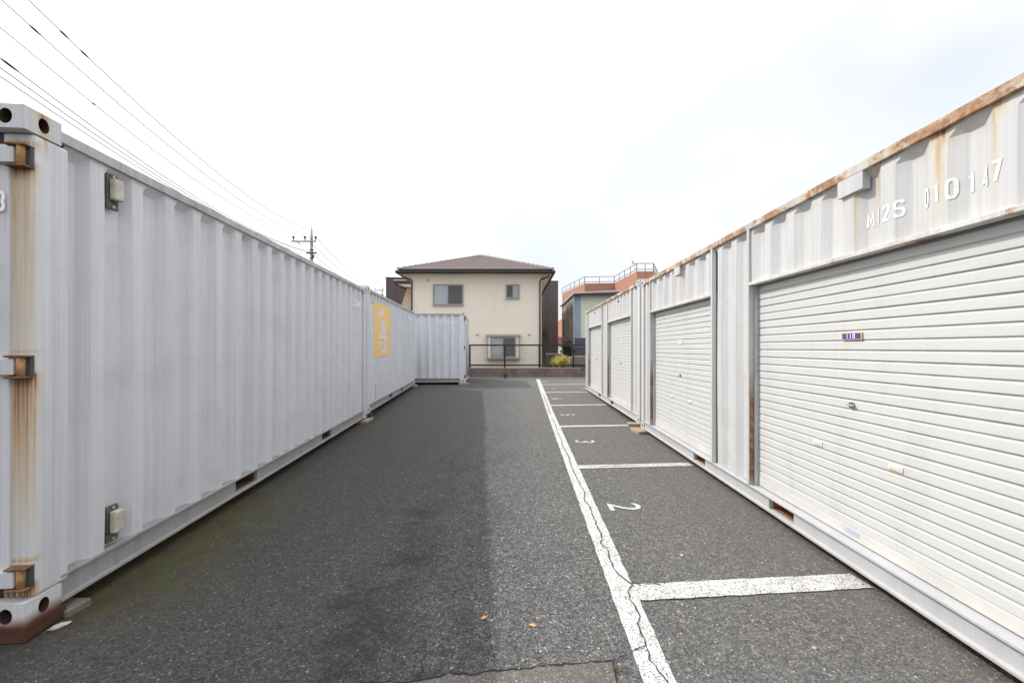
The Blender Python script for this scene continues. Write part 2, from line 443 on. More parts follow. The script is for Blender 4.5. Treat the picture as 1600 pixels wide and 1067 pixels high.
def add_tube(bm, pts, r, n=8, cap=True, radii=None):
    pts = [Vector(p) for p in pts]
    rings = []
    for i, p in enumerate(pts):
        d = (pts[min(i + 1, len(pts) - 1)] - pts[max(i - 1, 0)]).normalized()
        up = Vector((0, 0, 1)) if abs(d.z) < 0.95 else Vector((1, 0, 0))
        a = d.cross(up).normalized(); b = d.cross(a).normalized()
        rr = radii[i] if radii else r
        rings.append([bm.verts.new(p + a * (rr * math.cos(2 * math.pi * k / n)) + b * (rr * math.sin(2 * math.pi * k / n))) for k in range(n)])
    for i in range(len(rings) - 1):
        for k in range(n):
            bm.faces.new((rings[i][k], rings[i][(k + 1) % n], rings[i + 1][(k + 1) % n], rings[i + 1][k]))
    if cap:
        bm.faces.new(rings[0]); bm.faces.new(rings[-1][::-1])

def tube(pts, r, n=8, radii=None):
    bm = bmesh.new(); add_tube(bm, pts, r, n, True, radii); return bm

def extrude_profile(prof, x0, x1, closed=True, caps=True):
    """profile of (y, z) points swept along x"""
    bm = bmesh.new()
    a = [bm.verts.new((x0, y, z)) for y, z in prof]
    b = [bm.verts.new((x1, y, z)) for y, z in prof]
    n = len(prof)
    for i in range(n if closed else n - 1):
        j = (i + 1) % n
        bm.faces.new((a[i], a[j], b[j], b[i]))
    if closed and caps:
        bm.faces.new(a[::-1]); bm.faces.new(b)
    return bm

def poly_prism(pts, axis, d0, d1):
    """2D polygon extruded: axis 'y' -> pts are (x, z); 'z' -> pts are (x, y); 'x' -> pts are (y, z)"""
    bm = bmesh.new()
    def P(p, d):
        return {'y': (p[0], d, p[1]), 'z': (p[0], p[1], d), 'x': (d, p[0], p[1])}[axis]
    a = [bm.verts.new(P(p, d0)) for p in pts]; b = [bm.verts.new(P(p, d1)) for p in pts]
    n = len(pts)
    bm.faces.new(a); bm.faces.new(b[::-1])
    for i in range(n):
        bm.faces.new((a[i], b[i], b[(i + 1) % n], a[(i + 1) % n]))
    return bm

def text_bm(s, w, h, weight=0.0):
    """lettering as a flat mesh: x 0..w, y 0..h"""
    cu = bpy.data.curves.new('lettering', 'FONT'); cu.body = s; cu.resolution_u = 3; cu.offset = weight
    o = bpy.data.objects.new('lettering', cu); COL.objects.link(o)
    dg = bpy.context.evaluated_depsgraph_get()
    me = bpy.data.meshes.new_from_object(o.evaluated_get(dg))
    bpy.data.objects.remove(o); bpy.data.curves.remove(cu)
    bm = bmesh.new(); bm.from_mesh(me); bpy.data.meshes.remove(me)
    xs = [v.co.x for v in bm.verts]; ys = [v.co.y for v in bm.verts]
    x0, x1, y0, y1 = min(xs), max(xs), min(ys), max(ys)
    for v in bm.verts:
        v.co = Vector(((v.co.x - x0) / (x1 - x0) * w, (v.co.y - y0) / (y1 - y0) * h, 0))
    return bm

GLYPHS = {   # strokes on a unit box, chamfered like painted stencil figures; True = closed loop
    '0': [([(.25, 0), (.75, 0), (1, .2), (1, .8), (.75, 1), (.25, 1), (0, .8), (0, .2)], True)],
    '1': [([(.25, .82), (.55, 1), (.55, 0)], False)],
    '2': [([(0, .75), (.05, .88), (.25, 1), (.75, 1), (1, .82), (1, .62), (0, 0), (1, 0)], False)],
    '4': [([(.75, 0), (.75, 1), (0, .28), (1, .28)], False)],
    '7': [([(0, 1), (1, 1), (.4, 0)], False)],
    '8': [([(.2, .5), (0, .65), (0, .85), (.2, 1), (.8, 1), (1, .85), (1, .65), (.8, .5), (1, .35), (1, .15), (.8, 0), (.2, 0), (0, .15), (0, .35)], True), ([(.3, .5), (.7, .5)], False)],
    'M': [([(0, 0), (0, 1), (.5, .35), (1, 1), (1, 0)], False)],
    'S': [([(1, .82), (.8, 1), (.2, 1), (0, .82), (0, .64), (.2, .52), (.8, .48), (1, .36), (1, .18), (.8, 0), (.2, 0), (0, .18)], False)],
}
def stencil_bm(s, w, h, stroke=0.15):
    """painted container figures as flat stroke meshes: x 0..w, y 0..h"""
    bm = bmesh.new()
    pitch = w / (len(s) - 0.3)
    cw = pitch * 0.72
    hw = stroke * h / 2
    for i, ch in enumerate(s):
        for pts, closed in GLYPHS.get(ch, []):
            P = [Vector((i * pitch + hw + x * (cw - 2 * hw), hw + y * (h - 2 * hw))) for x, y in pts]
            n = len(P); L, Rr = [], []
            for k in range(n):
                a = P[k - 1] if (closed or k > 0) else None
                b = P[(k + 1) % n] if (closed or k < n - 1) else None
                d1 = (P[k] - a).normalized() if a else (b - P[k]).normalized()
                d2 = (b - P[k]).normalized() if b else d1
                n1, n2 = Vector((-d1.y, d1.x)), Vector((-d2.y, d2.x))
                m = (n1 + n2)
                m = m.normalized() if m.length > 1e-4 else n1
                q = hw / max(0.45, m.dot(n1))
                L.append(bm.verts.new((P[k].x + m.x * q, P[k].y + m.y * q, 0))); Rr.append(bm.verts.new((P[k].x - m.x * q, P[k].y - m.y * q, 0)))
            for k in range(n if closed else n - 1):
                j = (k + 1) % n
                bm.faces.new((L[k], L[j], Rr[j], Rr[k]))
    return bm

def split_chars(bm, name, m, parent):
    """lettering: one group part with one mesh per character"""
    e = bpy.data.objects.new(name, None); e.empty_display_size = 0.05
    COL.objects.link(e); e.parent = parent
    seen = set()
    bm.verts.ensure_lookup_table()
    for v0 in bm.verts:
        if v0 in seen: continue
        isl, todo = [], [v0]; seen.add(v0)
        while todo:
            v = todo.pop(); isl.append(v)
            for ed in v.link_edges:
                w = ed.other_vert(v)
                if w not in seen: seen.add(w); todo.append(w)
        b2 = bmesh.new(); mp = {v: b2.verts.new(v.co) for v in isl}
        for f in {f for v in isl for f in v.link_faces}:
            b2.faces.new([mp[v] for v in f.verts])
        obj('character', b2, m, e)
    bm.free()
    return e

# ------------------------------------------------------------------ ground
def gz(y):
    return min(max(0.0, (y - 8.5) * 0.0155), 0.1395)

def ground_sheet():
    bm = bmesh.new()
    ys = [-60, 0, 8.5, 17.5, 60, 700]
    xs = [-500, -30, 0, 30, 500]
    g = [[bm.verts.new((x, y, gz(y))) for x in xs] for y in ys]
    for i in range(len(ys) - 1):
        for j in range(len(xs) - 1):
            bm.faces.new((g[i][j], g[i][j + 1], g[i + 1][j + 1], g[i + 1][j]))
    return bm
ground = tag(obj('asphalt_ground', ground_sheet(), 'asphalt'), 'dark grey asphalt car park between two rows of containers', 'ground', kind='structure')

def strip(pts, wid, dz, parent, name, m, jitter=0.0, step=0.06):
    """flat painted band along a polyline of (x, y) on the ground, slightly ragged edges"""
    bm = bmesh.new()
    fine = []
    for (x0, y0), (x1, y1) in zip(pts[:-1], pts[1:]):
        L = math.hypot(x1 - x0, y1 - y0); n = max(1, int(L / step))
        for k in range(n):
            fine.append((x0 + (x1 - x0) * k / n, y0 + (y1 - y0) * k / n))
    fine.append(pts[-1])
    prev = None
    for i, (x, y) in enumerate(fine):
        a = fine[max(0, i - 1)]; b = fine[min(len(fine) - 1, i + 1)]
        d = Vector((b[0] - a[0], b[1] - a[1])).normalized(); nn = Vector((-d.y, d.x))
        w = wid[i] if isinstance(wid, list) else wid
        l = Vector((x, y)) + nn * (w / 2 + random.uniform(-jitter, jitter))
        r = Vector((x, y)) - nn * (w / 2 + random.uniform(-jitter, jitter))
        cur = (bm.verts.new((l.x, l.y, gz(l.y) + dz)), bm.verts.new((r.x, r.y, gz(r.y) + dz)))
        if prev: bm.faces.new((prev[0], prev[1], cur[1], cur[0]))
        prev = cur
    return obj(name, bm, m, parent)

def main_x(y): return 0.645 + 0.030 * (y - 1.734)
strip([(main_x(y), y) for y in (-2.0, 2, 5, 8.4, 8.6, 12, 16.9)], 0.150, 0.004, ground, 'parking_line', 'paint', 0.004)
for i, (ya, xr) in enumerate([(2.37, 2.19), (4.86, 2.24), (7.37, 2.30), (9.91, 2.38), (12.45, 2.42), (14.72, 3.4)]):
    xl = main_x(ya) + 0.065
    strip([(xl, ya + 0.084 * (xl - 0.7)), (xr, ya + 0.084 * (xr - 0.7))], 0.155 if i == 0 else 0.135, 0.006, ground, 'bay_line', 'paint', 0.004)

def bay_number(s, x, y, w=0.17, h=0.30):
    bm = text_bm(s, w, h, 0.0)
    for v in bm.verts:
        X = x + v.co.y; Y = y + w / 2 - v.co.x
        v.co = Vector((X, Y, gz(Y) + 0.0045))
    return obj('bay_number', bm, 'paint', ground)
for s, x, y in (('2', 0.885, 3.655), ('3', 0.985, 6.20), ('5', 1.06, 8.66), ('6', 1.10, 11.1), ('7', 1.13, 13.5), ('8', 1.13, 15.9)):
    bay_number(s, x, y)

# older patch in the foreground with cracks around it
patch_edge = [(-1.6, 1.70), (-0.669, 1.735), (-0.441, 1.74), (-0.344, 1.759), (-0.278, 1.786), (-0.183, 1.778), (-0.09, 1.802),
              (-0.002, 1.807), (0.167, 1.825), (0.291, 1.842), (0.468, 1.858)]
bm = bmesh.new()
vs_ = [bm.verts.new((x, y, 0.003)) for x, y in patch_edge + [(0.469, 1.81), (0.459, 1.74), (0.45, 0.6), (-1.6, 0.6)]]
bm.faces.new(vs_)
obj('asphalt_patch', bm, 'patch', ground)

def crack(pts, w, dz):
    p2 = []
    for (x0, y0), (x1, y1) in zip(pts[:-1], pts[1:]):
        n = max(2, int(math.hypot(x1 - x0, y1 - y0) / 0.025))
        for k in range(n):
            t = k / n
            p2.append((x0 + (x1 - x0) * t + random.uniform(-.006, .006), y0 + (y1 - y0) * t + random.uniform(-.006, .006)))
    p2.append(pts[-1])
    ws = [w * random.uniform(0.3, 1.25) for _ in p2]
    return strip(p2, ws, dz, ground, 'crack', 'crack', 0.0, 10)
crack(patch_edge[1:], 0.009, 0.0050)
crack([(0.468, 1.858), (0.488, 1.863), (0.542, 1.879), (0.582, 1.911), (0.619, 1.928), (0.655, 1.953)], 0.007, 0.0085)
crack([(0.468, 1.855), (0.469, 1.81), (0.459, 1.74), (0.46, 1.6)], 0.007, 0.0050)
crack([(0.66, 2.963), (0.691, 2.849), (0.675, 2.728), (0.668, 2.616), (0.695, 2.527), (0.74, 2.444), (0.693, 2.379), (0.683, 2.305), (0.699, 2.236), (0.683, 2.13), (0.66, 2.1), (0.663, 2.024), (0.655, 1.953)], 0.008, 0.0095)
crack([(0.655, 1.953), (0.644, 1.855), (0.662, 1.789), (0.677, 1.754), (0.681, 1.65)], 0.006, 0.0085)
crack([(0.725, 4.507), (0.725, 4.159), (0.734, 4.005), (0.687, 3.793), (0.713, 3.664), (0.702, 3.486), (0.703, 3.377), (0.69, 3.241), (0.705, 3.116), (0.66, 2.963)], 0.009, 0.0085)
crack([(0.725, 4.507), (0.73, 4.9), (0.76, 5.4), (0.75, 5.9), (0.78, 6.3), (0.79, 7.0), (0.83, 7.6), (0.82, 8.3)], 0.010, 0.0085)
crack([(0.84, 8.7), (0.86, 9.4), (0.90, 10.2), (0.92, 11.2), (0.95, 12.0)], 0.014, 0.0085)
crack([(0.753, 2.471), (0.788, 2.431), (0.853, 2.458), (0.912, 2.444)], 0.006, 0.0095)
crack([(0.765, 2.300), (0.907, 2.310), (1.043, 2.318), (1.234, 2.34)], 0.005, 0.0050)
crack([(-0.43, 1.745), (-0.40, 1.80), (-0.42, 1.86), (-0.38, 1.93)], 0.005, 0.0050)
crack([(0.95, 4.885), (1.3, 4.91), (1.7, 4.955)], 0.008, 0.0095)

# ------------------------------------------------------------------ containers
LEN, WID, HGT = 6.058, 2.438, 2.591
PITCH = 0.28
CREST, TROUGH = 0.018, 0.072
SLOPE = 0.040          # run of the fold; the white containers' sheets are folded more gently

def corr_breaks(u0, u1, phase):
    """corrugation profile points (u, depth) between u0 and u1; phase = where a trough starts"""
    pts = []
    k = math.floor((u0 - phase) / PITCH) - 1
    u = phase + k * PITCH
    while u < u1 + PITCH:
        pts += [(u, CREST), (u + SLOPE, TROUGH), (u + 0.196 - SLOPE, TROUGH), (u + 0.196, CREST)]
        u += PITCH
    return pts

def depth_at(pts, u):
    for (a, da), (b, db) in zip(pts[:-1], pts[1:]):
        if a <= u <= b:
            return da + (db - da) * ((u - a) / (b - a) if b > a else 0)
    return CREST

from mathutils import noise as mnoise
def dent(u, z, phase):
    return 0.0045 * mnoise.noise(Vector((u * 1.3, z * 1.1, phase * 9 + 2))) + 0.0022 * mnoise.noise(Vector((u * 3.7, z * 3.1, phase * 9 + 7)))

def corr_panel(u0, u1, z0, z1, phase):
    pts = corr_breaks(u0, u1, phase)
    prof = [(u0, depth_at(pts, u0))] + [p for p in pts if u0 < p[0] < u1] + [(u1, depth_at(pts, u1))]
    bm = bmesh.new()
    nz = max(2, int((z1 - z0) / 0.2))
    zs = [z0 + (z1 - 0.055 - z0) * k / nz for k in range(nz + 1)] + [z1]      # folds are pressed shut under the top rail
    nz += 1
    g = [[bm.verts.new((u, d if z < z1 else CREST + 0.004, z)) for z in zs] for u, d in prof]
    for i in range(len(g) - 1):
        for k in range(nz):
            bm.faces.new((g[i][k], g[i + 1][k], g[i + 1][k + 1], g[i][k + 1]))
    bmesh.ops.bevel(bm, geom=[e for e in bm.edges if abs(e.verts[0].co.x - e.verts[1].co.x) < 1e-5 and len(e.link_faces) == 2], offset=0.005, segments=1, affect='EDGES')
    for v in bm.verts:
        v.co.y += dent(v.co.x, v.co.z, phase)
    return bm

def wrap_text(s, u, z, w, h, phase, parent, m='letter', flip=False, name='container_number'):
    bm = stencil_bm(s, w, h)
    for v in bm.verts:
        v.co = Vector((u + v.co.x, 0, z + v.co.y))
    pts = corr_breaks(u - .3, u + w + .3, phase)
    cuts = set()
    for p, d in pts:
        for e in (-0.006, 0, 0.006): cuts.add(p + e)
    for p in cuts:
        bmesh.ops.bisect_plane(bm, geom=bm.verts[:] + bm.edges[:] + bm.faces[:], plane_co=(p, 0, 0), plane_no=(1, 0, 0))
    for v in bm.verts:
        dd = min(depth_at(pts, v.co.x), depth_at(pts, v.co.x - .002), depth_at(pts, v.co.x + .002))
        v.co.y = dd - 0.0022 + dent(v.co.x, v.co.z, phase)
    return split_chars(bm, name, m, parent)

def casting_bm(mirror):
    """ISO corner casting 178 x 162 x 118 with oval openings on its side and end faces"""
    bm = bmesh.new()
    L, W, H = 0.178, 0.162, 0.118
    def holed(o, a, b, wa, wb, ca, cb, ra, rb, inward, depth=0.05):
        n = 20
        base = [2 * math.pi * k / n for k in range(n)]
        corner = [math.atan2(sb - cb, sa - ca) % (2 * math.pi) for sa in (0, wa) for sb in (0, wb)]
        angs = sorted(set([round(x, 5) for x in base + corner]))
        outer, inner, deep = [], [], []
        for t in angs:
            c, s = math.cos(t), math.sin(t)
            ks = []
            if c > 1e-6: ks.append((wa - ca) / c)
            if c < -1e-6: ks.append(-ca / c)
            if s > 1e-6: ks.append((wb - cb) / s)
            if s < -1e-6: ks.append(-cb / s)
            k = min(ks)
            outer.append(bm.verts.new(o + a * (ca + k * c) + b * (cb + k * s)))
            ip = o + a * (ca + ra * c) + b * (cb + rb * s)
            inner.append(bm.verts.new(ip)); deep.append(bm.verts.new(ip + inward * depth))
        m = len(angs)
        for i in range(m):
            j = (i + 1) % m
            bm.faces.new((outer[i], outer[j], inner[j], inner[i]))
            f = bm.faces.new((inner[i], inner[j], deep[j], deep[i])); f.material_index = 1
        f = bm.faces.new(deep); f.material_index = 1
    X, Y, Z = Vector((1, 0, 0)), Vector((0, 1, 0)), Vector((0, 0, 1))
    holed(Vector((0, 0, 0)), X, Z, L, H, 0.09, 0.058, 0.026, 0.038, Y)       # side face
    holed(Vector((0, 0, 0)), Y, Z, W, H, 0.085, 0.058, 0.031, 0.038, X)      # end face
    def q(*p): bm.faces.new([bm.verts.new(v) for v in p])
    q((L, 0, 0), (L, W, 0), (L, W, H), (L, 0, H)); q((0, W, 0), (L, W, 0), (L, W, H), (0, W, H))
    q((0, 0, 0), (L, 0, 0), (L, W, 0), (0, W, 0)); q((0, 0, H), (L, 0, H), (L, W, H), (0, W, H))
    bmesh.ops.remove_doubles(bm, verts=bm.verts[:], dist=1e-5)
    ed = [e for e in bm.edges if abs(e.verts[0].co.x) < 1e-5 and abs(e.verts[1].co.x) < 1e-5 and abs(e.verts[0].co.y) < 1e-5 and abs(e.verts[1].co.y) < 1e-5]
    try:
        bmesh.ops.bevel(bm, geom=ed, offset=0.032, segments=7, affect='EDGES')
    except Exception:
        pass
    if mirror:
        for v in bm.verts: v.co.x = -v.co.x
    return bm

RAIL_TOP = 2.553
def base_rail(u0, u1, pockets, root, m, sill=False):
    top = 0.142 if sill else 0.158
    prof = [(0.055, top), (0.0, top), (0.0, top - 0.012), (0.022, top - 0.020), (0.022, 0.032), (0.0, 0.026), (0.0, 0.012), (0.055, 0.012)]
    lo = [(0.055, 0.032), (0.022, 0.032), (0.0, 0.026), (0.0, 0.012), (0.055, 0.012)]
    hi = [(0.055, top), (0.0, top), (0.0, top - 0.012), (0.022, top - 0.020), (0.055, top - 0.020)]
    cuts = [u0] + [x for p in pockets for x in (p[0], p[1])] + [u1]
    rail = bmesh.new()
    def merge(b2):
        me = bpy.data.meshes.new('tmp'); b2.to_mesh(me); b2.free(); rail.from_mesh(me); bpy.data.meshes.remove(me)
    for i in range(len(cuts) - 1):
        if i % 2 == 0:
            merge(extrude_profile(prof, cuts[i], cuts[i + 1]))
        else:
            merge(extrude_profile(lo, cuts[i], cuts[i + 1])); merge(extrude_profile(hi, cuts[i], cuts[i + 1]))
    r = obj('bottom_rail', rail, m, root)
    for (a, b) in pockets:
        bm = bmesh.new()
        z0, z1 = 0.033, top - 0.021
        P = lambda x, y, z: bm.verts.new((x, y, z))
        for quad in (((a, .056, z0), (b, .056, z0), (b, 0.7, z0), (a, 0.7, z0)), ((a, .056, z1), (b, .056, z1), (b, 0.7, z1), (a, 0.7, z1)),
                     ((a, .056, z0), (a, .056, z1), (a, 0.7, z1), (a, 0.7, z0)), ((b, .056, z0), (b, .056, z1), (b, 0.7, z1), (b, 0.7, z0)),
                     ((a, 0.7, z0), (b, 0.7, z0), (b, 0.7, z1), (a, 0.7, z1))):
            bm.faces.new([P(*p) for p in quad])
        obj('fork_pocket', bm, 'pocket_lit' if sill else 'pocket', r)
    return r

def hinge(root, u, sgn, z):
    """two lug plates, pin and door strap on the corner post; u = end plane, sgn = direction into the container"""
    def bxs(a, b): return (u + sgn * a, u + sgn * b) if sgn > 0 else (u + sgn * b, u + sgn * a)
    a, b = bxs(0.0, 0.052)
    h = B('hinge', root, 'rust', a, b, 0.002, 0.098, z - 0.058, z - 0.047, 0.004)
    B('hinge_plate', h, 'rust', a, b, 0.002, 0.098, z + 0.047, z + 0.058, 0.004)
    obj('pin', tube([(u + sgn * 0.022, 0.036, z - 0.05), (u + sgn * 0.022, 0.036, z + 0.05)], 0.017, 12), 'rust_light', h, True)
    a, b = bxs(0.030, 0.046)
    B('backing', h, 'steel_dark', a, b, 0.001, 0.030, z - 0.046, z + 0.046)
    a, b = bxs(0.006, 0.034)
    B('strap', h, 'paint_grey_post', a, b, 0.058, 0.20, z - 0.040, z + 0.040, 0.004)

def container_shell(name, label, group, loc, rot, paint, post, rail_top, rail_base, pockets, phase, door_end=None,
                    side=True, sill=False, cat='container'):
    root = thing(name, label, cat, loc, rot, group)
    # castings: four on the near side, plus the far-side ones of both ends
    low, high = ('casting_low', 'casting_top') if post == 'paint_grey_post' else (post, post)
    c0 = obj('corner_casting', casting_bm(False), [low, 'pocket_dark'], root)
    c1 = obj('corner_casting', casting_bm(True), [post, 'pocket_dark'], root); c1.location = (LEN, 0, 0)
    ct = obj('corner_casting', casting_bm(False), [high, 'pocket_dark'], root); ct.location = (0, 0, HGT - 0.118); inst(c1, root, (LEN, 0, HGT - 0.118))
    for uu, z in ((0, 0), (0, HGT - 0.118), (LEN - 0.178, 0), (LEN - 0.178, HGT - 0.118)):
        B('corner_casting', root, post, uu, uu + 0.178, WID - 0.162, WID, z, z + 0.118, 0.008)
    # corner posts
    for uu in (0, 1):
        a, b = (0.045, 0.225) if uu == 0 else (LEN - 0.225, LEN - 0.045)
        if door_end != uu:
            a, b = (0.006, 0.16) if uu == 0 else (LEN - 0.16, LEN - 0.006)
        B('corner_post', root, post, a, b, 0.003, 0.15, 0.1185, HGT - 0.1185, 0.018, 3)
        B('corner_post', root, post, a, b, WID - 0.15, WID - 0.003, 0.1185, HGT - 0.1185, 0.01)
    # rails
    B('top_rail', root, rail_top, 0.1785, LEN - 0.1785, 0.0, 0.078, RAIL_TOP - 0.058, RAIL_TOP, 0.003)
    B('top_rail', root, rail_top, 0.1785, LEN - 0.1785, WID - 0.062, WID, RAIL_TOP - 0.058, RAIL_TOP, 0.004)
    base_rail(0.1785, LEN - 0.1785, pockets, root, rail_base, sill)
    B('bottom_rail', root, rail_base, 0.1785, LEN - 0.1785, WID - 0.06, WID - 0.01, 0.012, 0.158)
    B('roof', root, paint, 0.1785, LEN - 0.1785, 0.0785, WID - 0.0625, RAIL_TOP - 0.050, RAIL_TOP - 0.006)
    B('floor', root, 'steel_dark', 0.05, LEN - 0.05, 0.71, WID - 0.07, 0.10, 0.15)
    # rear long wall
    B('rear_wall', root, paint, 0.16, LEN - 0.16, WID - 0.05, WID - 0.02, 0.158, RAIL_TOP - 0.06)
    # ends
    for uu in (0, 1):
        s = 1 if uu == 0 else -1
        base = 0 if uu == 0 else LEN
        def ends(a, b): return (base + s * a, base + s * b) if s > 0 else (base + s * b, base + s * a)
        a, b = ends(0.02, 0.08)
        B('header', root, post, a, b, 0.163, WID - 0.163, HGT - 0.106, HGT - 0.01, 0.004)
        B('end_sill', root, post, a, b, 0.163, WID - 0.163, 0.012, 0.118, 0.004)
        if door_end == uu:
            a, b = ends(0.060, 0.075)
            B('gasket', root, 'black', a, b, 0.10, WID - 0.10, 0.119, HGT - 0.107)
            for k in (0, 1):
                y0, y1 = (0.102, WID / 2 - 0.006) if k == 0 else (WID / 2 + 0.006, WID - 0.102)
                a, b = ends(0.030, 0.059)
                leaf = B('door_leaf', root, paint, a, b, y0, y1, 0.195, 2.405, 0.006)
                for zc in (0.46, 0.98, 1.52, 2.03):
                    aa, bb = ends(0.018, 0.0295)
                    B('door_rib', leaf, paint, aa, bb, y0 + 0.05, y1 - 0.05, zc, zc + 0.30, 0.009)
                for yy in ((y0 + 0.33, y1 - 0.12) if k == 0 else (y0 + 0.12, y1 - 0.33)):
                    uuv = base - s * 0.012
                    obj('locking_bar', tube([(uuv, yy, 0.13), (uuv, yy, 2.46)], 0.016, 10), 'guide', leaf, True)
            for zc in (0.232, 1.29, 2.345):
                hinge(root, base, s, zc)
        else:
            a, b = ends(0.03, 0.06)
            B('end_wall', root, paint, a, b, 0.151, WID - 0.151, 0.119, HGT - 0.107)
    if side:
        a = 0.222 if door_end == 0 else 0.158
        b = LEN - (0.222 if door_end == 1 else 0.158)
        obj('side_panel', corr_panel(a, b, 0.150, RAIL_TOP - 0.0575, phase), paint, root)
    return root

ANG_L = math.atan2(0.9965, -0.0836)
ANG_R = math.atan2(-0.99967, -0.0257)
PK_WIDE = [(1.764, 2.124), (3.826, 4.186)]
PK_NARROW = [(2.124, 2.434), (3.624, 3.934)]
GREY = 'grey shipping containers along the left side'
WHITE = 'white storage containers with roller shutters'

# ---- left, nearest
PH1 = 0.447
L1 = container_shell('shipping_container', 'nearest grey corrugated shipping container on the left, with rust running from its hinges', GREY,
                     (-2.416, 1.972, 0.075), (0, 0, ANG_L), 'paint_grey', 'paint_grey_post', 'rail_grey', 'base_rail_grey', PK_WIDE, PH1, door_end=0)
def vent(u, z0, z1):
    v = B('vent', L1, 'vent_dark', u - 0.04, u + 0.04, 0.030, 0.050, z0, z1, 0.004)
    B('vent_cover', v, 'vent', u - 0.030, u + 0.034, -0.012, 0.030, z0 + 0.055, z1 - 0.030, 0.012, 3)
    for zz in (z0 + 0.018, z1 - 0.014):
        obj('screw', tube([(u, 0.031, zz), (u, 0.024, zz)], 0.008, 8), 'guide', v)
    return v
vent(0.517, 2.245, 2.462); vent(0.517, 0.182, 0.405)
wrap_text('1102188', 4.96, 2.165, 0.92, 0.105, PH1, L1)
bm = stencil_bm('1102188', 0.45, 0.10)
for v in bm.verts: v.co = Vector((0.0165, 0.106 + 0.45 - v.co.x, 2.065 + v.co.y))
split_chars(bm, 'door_number', 'letter', L1)

# ---- left, second
PH2 = 0.30
L2 = container_shell('shipping_container', 'second grey shipping container on the left, carrying a peeling yellow sign', GREY,
                     (-2.927, 8.064, 0.127), (0, -0.0063, ANG_L), 'paint_grey_b', 'paint_grey_b', 'rail_grey', 'base_rail_grey', PK_NARROW, PH2)
B('flat_panel', L2, 'paint_grey_b', 0.161, 2.14, 0.002, 0.011, 0.161, 2.27, 0.002)
latch = B('latch', L2, 'letter', 0.60, 0.66, -0.012, 0.0015, 0.56, 0.62, 0.005)
B('latch_rod', latch, 'guide', 0.622, 0.638, -0.010, 0.0015, 0.20, 0.555)
def sign_yellow():
    t = NT('faded_yellow_sign')
    n = t.noise(5, 5, 0.7); n2 = t.noise(1, 4, 0.6, t.mapping((20, 20, 2)))
    c = t.mix(t.rng(n, 0.35, 0.7), (0.80, 0.50, 0.16), (0.83, 0.58, 0.25))
    c = t.mix(t.math('MULTIPLY', t.rng(n2, 0.55, 0.75), 0.5), c, (0.66, 0.56, 0.36))
    return t.fin(c, 0.6, 0, 0.3)
M['sign'] = sign_yellow()
M['sign_white'] = plain('peeled_white_film', (0.66, 0.66, 0.66), 0.6, 0.10, 12)
sgn = B('sign', L2, 'sign', 0.50, 2.12, -0.004, 0.0015, 1.13, 2.33, 0.001)
sg = bmesh.new()
def blob(cx, cz, w, h, rot=0.0, n=14):
    ph = random.random() * 6
    vs2 = []
    for k in range(n):
        a = 2 * math.pi * k / n
        c, s = math.cos(a), math.sin(a)
        r = 1 + 0.16 * math.sin(3 * a + ph) + random.uniform(-.12, .12)
        x = math.copysign(abs(c) ** 0.55, c) * w / 2 * r; z = math.copysign(abs(s) ** 0.55, s) * h / 2 * r
        vs2.append(sg.verts.new((0.50 + cx + x * math.cos(rot) - z * math.sin(rot), -0.0055 - 0.0002 * len(sg.faces), 1.13 + cz + x * math.sin(rot) + z * math.cos(rot))))
    sg.faces.new(vs2)
# what is left of three brushed characters, one above another
for a in ((0.72, 1.02, 0.42, 0.10, 0), (0.62, 0.95, 0.10, 0.10, .5), (0.42, 0.93, 0.08, 0.22, 0.3), (0.50, 0.83, 0.34, 0.05, -.25),
          (0.90, 0.80, 0.55, 0.05, 0), (0.80, 0.66, 0.20, 0.26, -.1), (1.02, 0.63, 0.22, 0.22, 0.3), (0.60, 0.56, 0.46, 0.05, 0.05),
          (0.85, 0.455, 0.95, 0.10, 0), (1.0, 0.34, 0.16, 0.22, 0), (0.52, 0.30, 0.26, 0.09, 0), (0.76, 0.29, 0.2, 0.10, 0.2), (1.30, 0.29, 0.07, 0.2, 0),
          (0.47, 0.20, 0.12, 0.08, 0.6), (0.95, 0.17, 0.6, 0.06, 0.2), (0.82, 0.10, 0.45, 0.05, 0), (1.05, 0.11, 0.12, 0.12, 0), (1.40, 0.55, 0.05, 0.3, 0.05)):
    blob(*a)
obj('peeling_character', sg, 'sign_white', sgn)
wrap_text('010044', 4.86, 2.24, 0.92, 0.105, PH2, L2)

# ---- left, third: stands across the end of the lane
PH3 = 0.02
A3 = R(2.9)
L3 = container_shell('shipping_container', 'grey shipping container standing crosswise at the far end of the left row', GREY,
                     (-1.73 - LEN * math.cos(A3), 14.73 - LEN * math.sin(A3), 0.176), (0, 0, A3), 'paint_grey_c', 'paint_grey_c', 'rail_grey', 'base_rail_grey', PK_WIDE, PH3, door_end=1)
wrap_text('M12S 010044', LEN - 1.13, 2.20, 0.84, 0.095, PH3, L3)

